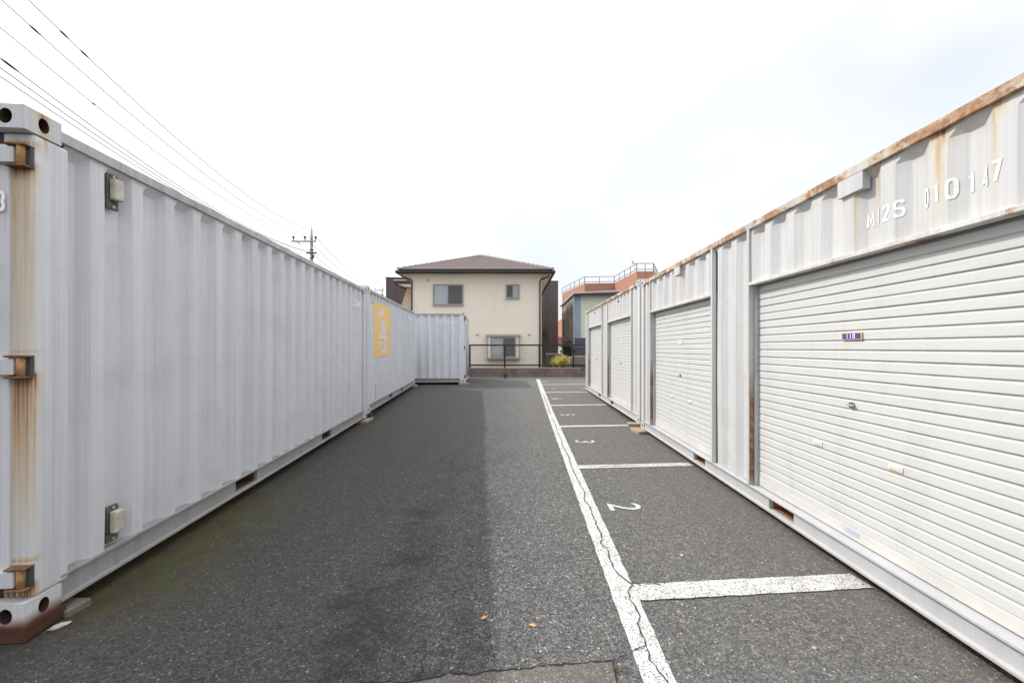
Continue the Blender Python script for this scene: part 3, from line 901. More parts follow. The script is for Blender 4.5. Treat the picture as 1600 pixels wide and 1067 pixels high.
# ---- roller shutters
PITCH_S = 0.065
SLAT_PROF = [(0.008, 0.0), (0.001, 0.0008), (0.0, 0.003), (0.0, 0.049), (0.001, 0.0508), (0.0040, 0.0555), (0.0085, 0.0572), (0.0085, 0.065)]
slat_src = None
DOORW = 2.10
def shutter(root, u0, number, plate, near):
    """opening from u0 to u0 + DOORW, sill at z .142, lintel at 1.977"""
    global slat_src
    u1 = u0 + DOORW
    yS = 0.085
    sh = B('roller_shutter', root, 'bottom_bar', u0 + 0.02, u1 - 0.02, yS - 0.004, yS + 0.022, 0.148, 0.221, 0.004)
    tag(sh, 'closed white slatted roller shutter, unit ' + number)
    n = 27
    for i in range(n):
        if slat_src is None:
            bm = extrude_profile(SLAT_PROF, 0, DOORW - 0.03, closed=False)
            slat_src = obj('slat', bm, 'slat', sh)
            s = slat_src
        else:
            s = inst(slat_src, sh, name='slat')
        s.location = (u0 + 0.015, yS + random.uniform(-.0008, .0008), 0.222 + i * PITCH_S); s.rotation_euler = (random.uniform(-.012, .012), random.uniform(-.0004, .0004), 0)
    # guides and hood behind the lintel
    for a, b in ((u0 - 0.006, u0 + 0.012), (u1 - 0.012, u1 + 0.006)):
        B('guide_rail', root, 'guide', a, b, 0.047, 0.125, 0.1425, 1.976, 0.002)
    B('shutter_hood', root, 'guide', u0 + 0.013, u1 - 0.013, 0.097, 0.14, 1.90, 2.05)
    B('sill_plate', root, 'base_rail_white', u0 - 0.0, u1 + 0.0, 0.0555, 0.142, 0.130, 0.1412)
    uc = (u0 + u1) / 2
    yo = yS - 0.0035
    # number plate
    if plate == 'blue':
        p = B('number_plate', sh, 'plate_orange', uc - 0.080, uc + 0.080, yo - 0.006, yo, 1.456, 1.506, 0.001)
        pb = B('plate_face', sh, 'plate_blue', uc - 0.072, uc + 0.072, yo - 0.0075, yo - 0.0055, 1.462, 1.500)
        bm = text_bm(number, 0.066, 0.033); mm = 'letter'
    else:
        p = B('number_plate', sh, 'letter', uc - 0.075, uc + 0.075, yo - 0.006, yo, 1.456, 1.506, 0.001)
        bm = text_bm(number, 0.085, 0.036); mm = 'plate_red'
    wd = max(v.co.x for v in bm.verts)
    for v in bm.verts: v.co = Vector((uc - wd / 2 + v.co.x, yo - 0.009, 1.4645 + v.co.y))
    tag(obj('plate_digits', bm, mm, sh), kind='stuff')
    # lock
    lk = obj('lock', tube([(uc, yo + 0.004, 1.028), (uc, yo - 0.012, 1.028)], 0.018, 16), 'chrome', sh)
    B('lock_lever', sh, 'guide', uc - 0.030, uc + 0.030, yo - 0.016, yo - 0.0122, 1.021, 1.035, 0.003)
    # pull handles
    for d in (-0.305, 0.305):
        hd = B('pull_handle', sh, 'letter_bright', uc + d - 0.045, uc + d + 0.045, yo - 0.005, yo + 0.002, 0.688, 0.722, 0.003)
        B('handle_recess', sh, 'beige_plastic', uc + d - 0.036, uc + d + 0.036, yo - 0.0075, yo - 0.004, 0.695, 0.715, 0.002)
    if near:
        B('sticker', sh, 'sticker', uc - 0.055, uc + 0.055, yS - 0.0065, yS - 0.0045, 0.176, 0.206)
    return sh

def shutter_container(label, loc, ang, numbers, phase, paint, texts=None, near=False):
    root = container_shell('storage_container', label, WHITE, loc, (0, 0, ang), paint, 'paint_white_b', 'rail_rust', 'base_rail_white', PK_NARROW, phase, side=False, sill=True)
    d1, d2 = 0.513, 3.36          # opening starts (from the far end)
    zt = 1.977
    for a, b in ((0.158, d1 - 0.035), (d1 + DOORW + 0.035, d2 - 0.035), (d2 + DOORW + 0.035, LEN - 0.158)):
        obj('side_panel', corr_panel(a, b, 0.143, RAIL_TOP - 0.0575, phase), paint, root)
    for k, u in enumerate((d1, d2)):
        B('upper_panel_lip', root, 'lip_white', u - 0.001, u + DOORW + 0.001, -0.003, 0.07, zt, zt + 0.028, 0.003)
        obj('upper_panel', corr_panel(u, u + DOORW, zt + 0.0285, RAIL_TOP - 0.0575, phase), paint, root)
        for j, (a, b) in enumerate(((u - 0.036, u - 0.0015), (u + DOORW + 0.0015, u + DOORW + 0.036))):
            B('door_jamb', root, 'jamb_rusty' if j == 0 else 'paint_white_b', a, b, -0.001, 0.046, 0.1425, RAIL_TOP - 0.0585, 0.003)
        shutter(root, u, numbers[k], 'blue' if numbers[k] == '118' else 'red', near and k == 1)
        uc = u + DOORW / 2
        if near:
            B('vent_hood', root, paint, uc - 0.02, uc + 0.175, 0.001, 0.05, 2.385, RAIL_TOP - 0.0585, 0.002)
        else:
            B('vent_slot', root, 'steel_dark', uc - 0.02, uc + 0.06, 0.004, 0.05, 2.36, 2.39, 0.002)
    # back wall of the shutter bay so nothing shows through the slots
    B('bay_backing', root, 'steel_dark', 0.2, LEN - 0.2, 0.145, 0.155, 0.13, 2.48)
    if texts:
        for s, u, w, h in texts:
            wrap_text(s, u, 2.138, w, h, phase, root, 'letter_bright')
    return root
SLOPE = 0.068
CREST, TROUGH = 0.022, 0.060
PHR = 0.012
R1 = shutter_container('nearest white storage container on the right, lettered M12S 010147 above its roller shutter', (2.270, 7.03, 0.056), ANG_R, ('117', '118'), PHR, 'paint_white',
                       [('M12S', 4.552, 0.262, 0.098), ('010147', 4.915, 0.366, 0.102)], True)
R2 = shutter_container('farther white storage container on the right, beyond the lettered one', (2.427, 13.15, 0.100), ANG_R, ('115', '116'), PHR + 0.05, 'paint_white_b')

# ------------------------------------------------------------------ timber under the corners
def timber(label, m, loc, ang, lx, ly, lz, z0=None, cut=0.0):
    bm = box(-lx / 2, lx / 2, -ly / 2, ly / 2, 0, lz, 0.006)
    for v in bm.verts:
        v.co += Vector((random.uniform(-.003, .003), random.uniform(-.003, .003), 0))
    o = obj('timber_block', bm, m)
    o.location = (loc[0], loc[1], gz(loc[1]) if z0 is None else z0); o.rotation_euler = (0, 0, ang)
    return tag(o, label, 'timber', 'timber packing under the container corners')
timber('rust-soaked timber under the front corner of the nearest grey container', 'wood_dark', (-2.50, 2.06, 0), ANG_L, 0.20, 0.17, 0.073)
timber('grey plank end sticking out under the nearest grey container', 'wood_grey', (-2.475, 2.21, 0), ANG_L - 0.1, 0.12, 0.15, 0.040)
timber('pale lower plank under the joint of the two left containers', 'wood', (-2.96, 7.93, 0), ANG_L - 0.05, 0.46, 0.26, 0.045)
timber('brown upper block packing up the second left container', 'wood_dark', (-2.975, 8.16, 0), ANG_L, 0.18, 0.20, 0.079, 0.046)
timber('plank under the far corner of the second left container', 'wood', (-3.50, 14.05, 0), ANG_L, 0.26, 0.30, 0.068)
timber('plank under the door-end corner of the crosswise grey container', 'wood', (-1.80, 14.80, 0), A3, 0.34, 0.30, 0.072)
timber('pale plank nearer of two under the joint of the white containers', 'wood', (2.25, 6.90, 0), ANG_R + 0.15, 0.36, 0.28, 0.053)
timber('pale block farther of two under the joint of the white containers', 'wood', (2.28, 7.24, 0), ANG_R - 0.1, 0.18, 0.34, 0.098)
timber('small plank under the far corner of the farther white container', 'wood', (2.43, 13.08, 0), ANG_R, 0.22, 0.20, 0.027)

# ------------------------------------------------------------------ block wall and fence at the end of the lot
WY = 17.5
wall = thing('block_wall', 'low weathered brown concrete block wall with a black fence along the end of the car park', 'wall', (0, WY, gz(WY)))
def block_mat():
    t = NT('weathered_block')
    n = t.noise(5, 5, 0.7, t.geo()); st = t.noise(1, 4, 0.6, t.mapping((2.2, 2.2, 0.8), src=t.geo()))
    c = t.mix(t.rng(n, 0.3, 0.7), (0.24, 0.185, 0.165), (0.175, 0.135, 0.12))
    c = t.mix(t.math('MULTIPLY', t.rng(st, 0.5, 0.68), 0.6), c, (0.07, 0.056, 0.05))
    t.bump(t.noise(70, 3), 0.4, 0.006)
    return t.fin(c, 0.92, 0, 0.2)
M['block'] = block_mat()
M['concrete'] = plain('pale_concrete', (0.34, 0.32, 0.30), 0.9, 0.15, 5, bump=0.4)
M['mortar'] = plain('mortar', (0.15, 0.125, 0.11), 0.95, 0.2, 9)
B('core', wall, 'mortar', -3.0, 3.02, 0.008, 0.10, 0.0, 0.41)
blk = None
for row in range(2):
    x = -3.0 + (0.0 if row == 0 else -0.2)
    while x < 3.0:
        a, b = max(x, -3.0), min(x + 0.392, 3.02)
        if b - a > 0.38:
            if blk is None:
                blk = obj('concrete_block', box(0, 0.392, 0, 0.12, 0, 0.192, 0.006, 1), 'block', wall); o = blk
            else:
                o = inst(blk, wall, name='concrete_block')
            o.location = (a, random.uniform(-.004, .004), 0.012 + row * 0.2)
        elif b - a > 0.03:
            B('concrete_block', wall, 'block', a, b, 0, 0.12, 0.012 + row * 0.2, 0.204 + row * 0.2, 0.006)
        x += 0.4
B('coping', wall, 'concrete', -3.02, 3.05, -0.008, 0.13, 0.412, 0.447, 0.006)
kerb = tag(B('kerb', None, 'concrete', -3.4, 3.6, WY - 0.12, WY - 0.012, gz(WY) - 0.05, gz(WY) + 0.03, 0.008), 'pale concrete kerb strip at the foot of the block wall', 'kerb', kind='structure')

M['fence'] = plain('dark_brown_fence_paint', (0.028, 0.022, 0.022), 0.45, 0.2, 10)
fence = thing('fence', 'black metal two-rail fence standing on the block wall in front of the beige house', 'fence', (0, WY + 0.06, gz(WY) + 0.447))
for zz in (0.075, 0.96):
    B('rail', fence, 'fence', -3.0, 3.26, -0.025, 0.025, zz, zz + 0.065, 0.006)
for px in (-1.86, -0.32, 1.21, 2.70):
    B('post', fence, 'fence', px - 0.038, px + 0.038, -0.030, 0.030, 0.0, 1.03, 0.006)

# ------------------------------------------------------------------ beige house
def siding(name, a, b, pitch, depth=0.6):
    t = NT(name)
    o = t.xyz()
    fr = t.math('FRACT', t.math('DIVIDE', o[2], pitch))
    groove = t.rng(fr, 0.0, 0.07, 1.0, 0.0)
    n = t.noise(1.3, 5, 0.6); n2 = t.noise(1, 3, 0.5, t.mapping((2, 2, 0.15)))
    c = t.mix(t.rng(n, 0.3, 0.7), a, b)
    c = t.mix(t.math('MULTIPLY', t.rng(n2, 0.5, 0.8), 0.2), c, tuple(x * 0.8 for x in b))
    t.bump(t.math('SUBTRACT', 1.0, groove), depth, 0.012)
    return t.fin(c, 0.85, 0, 0.2)
M['beige'] = siding('beige_siding', (0.86, 0.78, 0.66), (0.83, 0.75, 0.635), 0.455, 0.15)
M['beige_board'] = plain('beige_board_paint', (0.74, 0.67, 0.575), 0.85, 0.04, 2)
M['soffit'] = plain('cream_soffit', (0.66, 0.60, 0.50), 0.8, 0.05, 3)
M['fascia'] = plain('dark_brown_fascia', (0.045, 0.036, 0.036), 0.4, 0.15, 4)
M['pipe'] = plain('dark_brown_downpipe', (0.06, 0.046, 0.042), 0.4, 0.15, 4)
def roof_mat():
    t = NT('mauve_roof_slate')
    n = t.noise(2, 5, 0.7); n2 = t.noise(1, 3, 0.5, t.mapping((9, 1.2, 1.2)))
    c = t.mix(t.rng(n, 0.3, 0.7), (0.20, 0.165, 0.155), (0.255, 0.215, 0.205))
    c = t.mix(t.math('MULTIPLY', t.rng(n2, 0.4, 0.7), 0.5), c, (0.19, 0.15, 0.14))
    return t.fin(c, 0.8, 0, 0.3)
M['roof'] = roof_mat()
M['alu'] = plain('bronze_grey_window_frame', (0.33, 0.30, 0.26), 0.4, 0.1, 8, 0.2)
M['curtain'] = None
def curtain_mat(name, a, b, sc):
    t = NT(name)
    w = t.n.new('ShaderNodeTexWave'); w.inputs['Scale'].default_value = sc; w.inputs['Distortion'].default_value = 1.5
    t.l.new(t.mapping((1, 1, 0.05)), w.inputs['Vector'])
    c = t.mix(w.outputs['Fac'], a, b)
    return t.fin(c, 0.9, 0, 0.1)
M['curtain'] = curtain_mat('white_lace_curtain', (0.74, 0.78, 0.78), (0.88, 0.90, 0.90), 3.2)
M['curtain_dim'] = curtain_mat('grey_curtain_behind_mesh', (0.36, 0.38, 0.375), (0.46, 0.475, 0.465), 3.2)
def glass_mat():
    t = NT('window_glass')
    t.put(t.b.inputs['Transmission Weight'], 0.92)
    return t.fin((0.93, 0.96, 0.96), 0.03, 0, 0.5)
M['glass'] = glass_mat()
def mesh_mat():
    t = NT('insect_mesh')
    n = t.noise(300, 1)
    t.put(t.b.inputs['Transmission Weight'], 0.0)
    t.put(t.b.inputs['Alpha'], 0.45)
    return t.fin((0.16, 0.165, 0.165), 0.7, 0, 0.2)
M['mesh'] = mesh_mat()
M['dark_in'] = plain('dim_room', (0.05, 0.05, 0.05), 0.9, 0.2, 2)

HX0, HX1, HY, HZT = -5.59, 1.63, 22.0, 5.457
HC = (HX0 + HX1) / 2
house = thing('house', 'two-storey beige house with a mauve hipped roof behind the fence', 'house', (HC, HY, 0))
hx0, hx1 = HX0 - HC, HX1 - HC
B('wall', house, 'beige', hx0, hx1, 0, 9.0, 1.66, HZT)
B('lower_wall', house, 'beige', hx0 + 0.003, hx1 - 0.003, 0.003, 8.997, 0.25, 1.655)
for k in range(9):
    z = 0.255 + k * 0.1555
    obj('siding_board', extrude_profile([(0.0028, z), (-0.022, z), (-0.022, z + 0.010), (-0.008, z + 0.138), (0.0028, z + 0.138)], hx0 - 0.01, hx1 + 0.01), 'beige_board', house)
B('footing', house, 'concrete', hx0 + 0.02, hx1 - 0.02, 0.02, 8.98, 0, 0.249)
# eaves
ex0, ex1, ey0, ey1 = -6.14 - HC, 2.217 - HC, -0.65, 9.65
B('soffit', house, 'soffit', ex0 + 0.06, ex1 - 0.06, ey0 + 0.06, ey1 - 0.06, HZT - 0.02, HZT + 0.02)
fas = B('fascia', house, 'fascia', ex0 + 0.03, ex1 - 0.03, ey0 + 0.03, ey0 + 0.06, 5.43, 5.67)
B('side_fascia', fas, 'fascia', ex0 + 0.03, ex0 + 0.06, ey0 + 0.061, ey1 - 0.03, 5.43, 5.67)
B('side_fascia', fas, 'fascia', ex1 - 0.06, ex1 - 0.03, ey0 + 0.061, ey1 - 0.03, 5.43, 5.67)
gut = [(ey0 - 0.10, 5.60), (ey0 - 0.09, 5.49), (ey0 - 0.03, 5.45), (ey0 + 0.02, 5.47), (ey0 + 0.02, 5.60)]
obj('gutter', extrude_profile(gut, ex0 - 0.10, ex1 + 0.10), 'fascia', house)
for sx, e in ((-1, ex0), (1, ex1)):
    bm = bmesh.new()
    add_box(bm, e + (-0.10 if sx < 0 else -0.02), e + (0.02 if sx < 0 else 0.10), ey0 + 0.03, ey1, 5.47, 5.60)
    obj('gutter', bm, 'fascia', house)
# hipped roof laid in courses
RZ0, RZ1 = 5.68, 7.36
run = (ex1 - ex0) / 2
cx = (ex0 + ex1) / 2
ridge_a, ridge_b = ey0 + run, ey1 - run
rb = bmesh.new()
NC = 15
def hip_pt(side, t, s):
    """side 0 front,1 right,2 back,3 left; t up the slope, s = -1..1 across"""
    if side == 0: return Vector((cx + s * run * (1 - t), ey0 + run * t, RZ0 + (RZ1 - RZ0) * t))
    if side == 2: return Vector((cx - s * run * (1 - t), ey1 - run * t, RZ0 + (RZ1 - RZ0) * t))
    ya, yb = ey0 + run * t, ey1 - run * t
    y = (ya + yb) / 2 + (s if side == 1 else -s) * (yb - ya) / 2
    return Vector((cx + (run * (1 - t) if side == 1 else -run * (1 - t)), y, RZ0 + (RZ1 - RZ0) * t))
for side in range(4):
    for i in range(NC):
        t0, t1 = i / NC, (i + 1) / NC
        lift = Vector((0, 0, 0.032))
        a, b = hip_pt(side, t0, -1) + lift, hip_pt(side, t0, 1) + lift
        c, d = hip_pt(side, t1, 1), hip_pt(side, t1, -1)
        lo_a, lo_b = hip_pt(side, t0, -1), hip_pt(side, t0, 1)
        vv = [rb.verts.new(p) for p in (a, b, c, d)]
        if (c - d).length < 1e-3: rb.faces.new((vv[0], vv[1], vv[2]))
        else: rb.faces.new(vv)
        ll = [rb.verts.new(p) for p in (lo_a, lo_b, b, a)]
        rb.faces.new(ll)
roof = obj('roof', rb, 'roof', house)
B('roof_underside', roof, 'fascia', ex0 + 0.061, ex1 - 0.061, ey0 + 0.061, ey1 - 0.061, HZT + 0.021, RZ0 - 0.002)
for s in (-1, 1):
    n = 17
    for i in range(n):
        t0, t1 = i / n, (i + 1.12) / n
        a, b = hip_pt(0, t0, s), hip_pt(0, min(1, t1), s)
        bm = bmesh.new()
        d = (b - a).normalized(); side_v = d.cross(Vector((0, 0, 1))).normalized()
        up = Vector((0, 0, 1))
        w = 0.11
        sec = lambda p, h: [bm.verts.new(p + side_v * w - up * 0.02), bm.verts.new(p + side_v * w * .5 + up * (h * .7)), bm.verts.new(p + up * h), bm.verts.new(p - side_v * w * .5 + up * (h * .7)), bm.verts.new(p - side_v * w - up * 0.02)]
        r0, r1 = sec(a, 0.10), sec(b, 0.055)
        for k in range(4): bm.faces.new((r0[k], r0[k + 1], r1[k + 1], r1[k]))
        bm.faces.new(r0); bm.faces.new(r1[::-1])
        obj('hip_tile', bm, 'roof', roof)

def window(x0, x1, z0, z1, bright_left, root=house, y=0.0, panes=True):
    """aluminium slider with one curtained sash and one behind an insect mesh"""
    w = thing_part = bmesh.new()
    f = 0.042
    for q in ((x0, x1, z0, z0 + f), (x0, x1, z1 - f, z1), (x0, x0 + f, z0 + f, z1 - f), (x1 - f, x1, z0 + f, z1 - f)):
        add_box(w, q[0], q[1], y - 0.05, y + 0.04, q[2], q[3])
    win = obj('window', w, 'alu', root)
    B('sill', win, 'alu', x0 - 0.03, x1 + 0.03, y - 0.09, y - 0.051, z0 - 0.03, z0 + 0.01, 0.004)
    xm = (x0 + x1) / 2
    for k, (a, b) in enumerate(((x0 + f, xm + 0.02), (xm - 0.02, x1 - f))):
        bright = (k == 0) == bright_left
        yy = y - 0.012 if bright else y - 0.034
        s = bmesh.new()
        g = 0.024
        for q in ((a, b, z0 + f, z0 + f + g), (a, b, z1 - f - g, z1 - f), (a, a + g, z0 + f + g, z1 - f - g), (b - g, b, z0 + f + g, z1 - f - g)):
            add_box(s, q[0], q[1], yy - 0.010, yy + 0.010, q[2], q[3])
        sash = obj('sash', s, 'alu', win)
        B('pane', win, 'glass', a + g, b - g, yy - 0.003, yy + 0.003, z0 + f + g, z1 - f - g)
        B('curtain', win, 'curtain' if bright else 'curtain_dim', a + 0.001, b - 0.001, y + 0.012, y + 0.02, z0 + f, z1 - f)
        if not bright:
            B('insect_screen', win, 'mesh', a + g, b - g, yy - 0.0115, yy - 0.0105, z0 + f + g, z1 - f - g)
    return win
# recess backing is the wall itself, so the windows stand proud of it like surface-mounted frames
window(-4.357 - HC, -2.68 - HC, 3.81, 4.958, True, y=-0.025)
window(-0.34 - HC, 0.407 - HC, 4.19, 4.958, False, y=-0.025)
# bay window with its own little roof
bx0, bx1, bz0, bz1 = -1.36 - HC, 0.42 - HC, 0.86, 2.12
bay = obj('bay_window', extrude_profile([(-0.004, bz1 + 0.10), (-0.34, bz1), (-0.34, bz1 - 0.05), (-0.004, bz1 - 0.05)], bx0 - 0.05, bx1 + 0.05), 'alu', house)
B('bay_base', bay, 'alu', bx0 - 0.03, bx1 + 0.03, -0.34, -0.005, bz0 - 0.02, bz0 + 0.06, 0.006)
for a, b in ((bx0, bx0 + 0.05), (bx1 - 0.05, bx1)):
    B('bay_side', bay, 'alu', a, b, -0.31, -0.005, bz0 + 0.061, bz1 - 0.051)
for a, b in ((bx0 + 0.051, bx0 + 0.20), (bx1 - 0.20, bx1 - 0.051)):
    B('bay_panel', bay, 'soffit', a, b, -0.30, -0.28, bz0 + 0.061, bz1 - 0.051)
B('bay_back', bay, 'dark_in', bx0 + 0.051, bx1 - 0.051, -0.20, -0.19, bz0 + 0.061, bz1 - 0.051)
bw = window(bx0 + 0.205, bx1 - 0.205, bz0 + 0.07, bz1 - 0.06, True, y=-0.26)
gl = bmesh.new()
for i in range(1, 5):
    xx = bx0 + 0.26 + i * 0.13
    add_box(gl, xx, xx + 0.010, -0.282, -0.277, bz0 + 0.16, bz1 - 0.15)
for i in range(1, 6):
    zz = bz0 + 0.16 + i * 0.155
    add_box(gl, bx0 + 0.295, bx0 + 0.83, -0.2825, -0.2775, zz, zz + 0.010)
obj('glazing_grid', gl, 'guide', bw)
for vx, vz in ((668.9, 438.5), (745.9, 522.0), (827.0, 522.0)):
    X = (vx - 800) / 622 * 22 - HC; Zv = 1.46 + (543.5 - vz) / 622 * 22
    bm = bmesh.new()
    add_tube(bm, [(X, 0.0, Zv), (X, -0.02, Zv)], 0.085, 16)
    bmesh.ops.create_uvsphere(bm, u_segments=16, v_segments=8, radius=0.075, matrix=Matrix.Translation((X, -0.03, Zv)) @ Matrix.Scale(0.7, 4, (0, 1, 0)))
    obj('vent_cap', bm, 'soffit', house, True)
# downpipes
def pipe(pts): return obj('downpipe', tube(pts, 0.042, 10), 'pipe', house, True)
pipe([(ex0 + 0.22, ey0 - 0.05, 5.46), (ex0 + 0.24, ey0 + 0.05, 5.30), (hx0 + 0.02, -0.10, 5.20), (hx0 + 0.07, -0.07, 5.12), (hx0 + 0.07, -0.07, 0.2)])
pipe([(ex1 - 0.22, ey0 - 0.05, 5.46), (ex1 - 0.24, ey0 + 0.05, 5.30), (hx1 - 0.05, -0.10, 5.20), (hx1 - 0.09, -0.07, 5.12), (hx1 - 0.09, -0.07, 0.2)])
# rear wing showing past the left corner: brick-faced wall with its own eave
def brick_mat(name, a, b, mort, sx=1.0, bw=0.24, bh=0.10):
    t = NT(name)
    br = t.n.new('ShaderNodeTexBrick')
    br.inputs['Scale'].default_value = 1.0
    br.inputs['Brick Width'].default_value = bw; br.inputs['Row Height'].default_value = bh; br.inputs['Mortar Size'].default_value = 0.012
    br.inputs['Color1'].default_value = a + (1,); br.inputs['Color2'].default_value = b + (1,); br.inputs['Mortar'].default_value = mort + (1,)
    o = t.xyz()
    cb = t.n.new('ShaderNodeCombineXYZ')
    t.l.new(t.math('ADD', o[0], o[1]), cb.inputs[0]); t.l.new(o[2], cb.inputs[1])
    t.l.new(cb.outputs[0], br.inputs['Vector'])
    n = t.noise(3, 4, 0.6)
    c = t.mix(t.math('MULTIPLY', t.rng(n, 0.4, 0.8), 0.25), br.outputs['Color'], tuple(x * 0.75 for x in b))
    return t.fin(c, 0.85, 0, 0.2)
M['brick_cream'] = brick_mat('cream_and_orange_brick', (0.62, 0.50, 0.36), (0.55, 0.36, 0.22), (0.62, 0.58, 0.52))
obj('wing_wall', poly_prism([(-8.7 - HC, 0), (-7.27 - HC, 4.1), (-6.86 - HC, 5.34), (-5.40 - HC, 5.34), (-5.40 - HC, 0)], 'y', 4.0, 8.5), 'brick_cream', house)
wr = obj('wing_roof', poly_prism([(-7.52 - HC, 5.55), (-7.52 - HC, 5.78), (-5.65 - HC, 5.95), (-5.65 - HC, 5.55)], 'y', 3.4, 9.0), 'fascia', house)
B('wing_roof_edge', wr, 'soffit', -7.55 - HC, -6.3 - HC, 3.36, 3.395, 5.74, 5.80)
obj('wing_soffit', poly_prism([(-7.35 - HC, 5.549), (-6.95 - HC, 5.40), (-6.3 - HC, 5.33), (-5.65 - HC, 5.33), (-5.65 - HC, 5.549)], 'y', 3.45, 3.99), 'soffit', house)

# ------------------------------------------------------------------ dark brown neighbour
def ribbed(name, a, b, pitch):
    t = NT(name)
    o = t.xyz()
    fr = t.math('FRACT', t.math('DIVIDE', o[0], pitch))
    g = t.rng(fr, 0.0, 0.2, 1.0, 0.0)
    c = t.mix(t.rng(t.noise(0.7, 4), 0.3, 0.7), a, b)
    t.bump(t.math('SUBTRACT', 1.0, g), 0.8, 0.02)
    return t.fin(c, 0.55, 0, 0.35)
M['brown'] = ribbed('dark_brown_ribbed_cladding', (0.100, 0.072, 0.070), (0.118, 0.086, 0.084), 0.28)
M['brown_trim'] = plain('dark_brown_trim', (0.12, 0.095, 0.09), 0.5, 0.1, 4)
ang_b = math.atan2(34.0 - 32.2, 3.94 + 10.2)
bb = thing('building', 'dark brown flat-roofed building showing on both sides of the beige house', 'building', (-10.2, 32.2, 0), (0, 0, ang_b))
BL = math.hypot(14.14, 1.8)
B('wall', bb, 'brown', 0, BL, 0, 7, 0, 7.10)
B('roof_trim', bb, 'brown_trim', -0.03, BL + 0.03, -0.03, 7.03, 7.101, 7.18)
for uu in (BL - 0.95, BL - 2.5, 0.8):
    B('cladding_seam', bb, 'brown_trim', uu, uu + 0.06, -0.035, -0.002, 0, 7.09)

# ------------------------------------------------------------------ blue and green house on its terrace
M['green_wall'] = plain('pale_green_render', (0.66, 0.71, 0.57), 0.9, 0.06, 2)
M['blue_wall'] = plain('grey_blue_render', (0.29, 0.37, 0.43), 0.85, 0.12, 3)
M['navy'] = plain('navy_grey_panel', (0.075, 0.083, 0.108), 0.6, 0.12, 3)
M['side_dark'] = plain('weathered_grey_boards', (0.27, 0.245, 0.215), 0.85, 0.4, 3)
M['tin'] = plain('pale_tin_roof', (0.62, 0.62, 0.64), 0.5, 0.08, 3)
terr = thing('retaining_wall', 'taller brown block retaining wall under the blue and green house', 'wall', (0, WY + 0.1, 0))
B('core', terr, 'mortar', 2.76, 9.0, 0.02, 3.0, 0.0, 1.03)
for row in range(5):
    x = 2.745 - (0.2 if row % 2 else 0)
    while x < 4.3:
        a = max(x, 2.745)
        B('concrete_block', terr, 'block', a, x + 0.39, 0.0, 0.12, 0.11 + row * 0.19, 0.292 + row * 0.19, 0.006, 1)
        x += 0.4
B('coping', terr, 'concrete', 2.735, 9.0, -0.01, 0.16, 1.063, 1.10, 0.005)
gh = thing('house', 'pale green house with a grey-blue corner and tin roof beyond the white containers', 'house', (3.74, 24.0, 0))
B('front_wall', gh, 'green_wall', 0.32, 8.0, 0.0, 0.15, 1.0, 4.78)
B('corner_pillar', gh, 'blue_wall', 0.0, 0.40, -0.06, -0.002, 1.0, 4.62)
B('side_wall', gh, 'side_dark', 0.02, 0.16, 0.16, 6.0, 0.0, 4.60)
B('skirting_panel', gh, 'navy', 0.05, 3.0, -0.14, -0.08, 1.0, 2.06, 0.01)
B('skirting_panel_cap', gh, 'side_dark', 0.05, 3.0, -0.16, -0.142, 1.50, 1.54)
for k, (a, b, z0, z1) in enumerate(((0.5, 1.6, 3.2, 4.4), (1.9, 3.2, 2.6, 4.4), (3.8, 5.0, 2.2, 3.6))):
    sw = B('window', gh, 'guide', 0.0, 0.019, 0.16 + a, 0.16 + b, z0, z1)
    B('pane', sw, 'glass', -0.012, -0.001, 0.22 + a, 0.10 + b, z0 + 0.06, z1 - 0.06)
bm = bmesh.new()
v = [bm.verts.new(p) for p in ((-0.10, -0.38, 4.68), (8.3, -0.38, 5.05), (8.3, 6.5, 5.2), (-0.10, 6.5, 4.60),
                               (-0.10, -0.38, 4.75), (8.3, -0.38, 5.14), (8.3, 6.5, 5.29), (-0.10, 6.5, 4.67))]
for f in ((0, 3, 2, 1), (4, 5, 6, 7), (0, 1, 5, 4), (1, 2, 6, 5), (2, 3, 7, 6), (3, 0, 4, 7)): bm.faces.new([v[i] for i in f])
obj('roof', bm, 'tin', gh)
B('eave_board', gh, 'fascia', -0.08, 8.0, -0.36, -0.20, 4.57, 4.68)
obj('drainpipe', tube([(-0.03, -0.1, 4.6), (-0.03, -0.1, 0.2)], 0.035, 8), 'guide', gh)

# ------------------------------------------------------------------ orange brick building with roof terrace railings
M['brick_orange'] = brick_mat('orange_tile', (0.46, 0.235, 0.155), (0.41, 0.20, 0.135), (0.42, 0.25, 0.18), bw=0.45, bh=0.15)
M['rail_white'] = plain('pale_railing', (0.30, 0.30, 0.31), 0.5, 0.08, 5)
ob = thing('building', 'orange tiled building with stepped parapets and pale roof railings on the right', 'building', (7.29, 40.0, 0))
plan = [(5.97, 47.4), (7.29, 40.0), (10.20, 39.7), (10.53, 33.6), (11.94, 33.6), (14.2, 38.5), (20, 38.5), (20, 48)]
pl = [(x - 7.29, y - 40.0) for x, y in plan]
obj('parapet', poly_prism(pl, 'z', 6.40, 7.92), 'brick_orange', ob)
inner = [(1.9, 7.2), (2.1, 2.0), (4.2, 1.0), (4.4, -4.4), (12.5, -1.0), (12.5, 8)]
obj('lower_wall', poly_prism(inner, 'z', 0, 6.39), 'brick_orange', ob)
cop = bmesh.new()
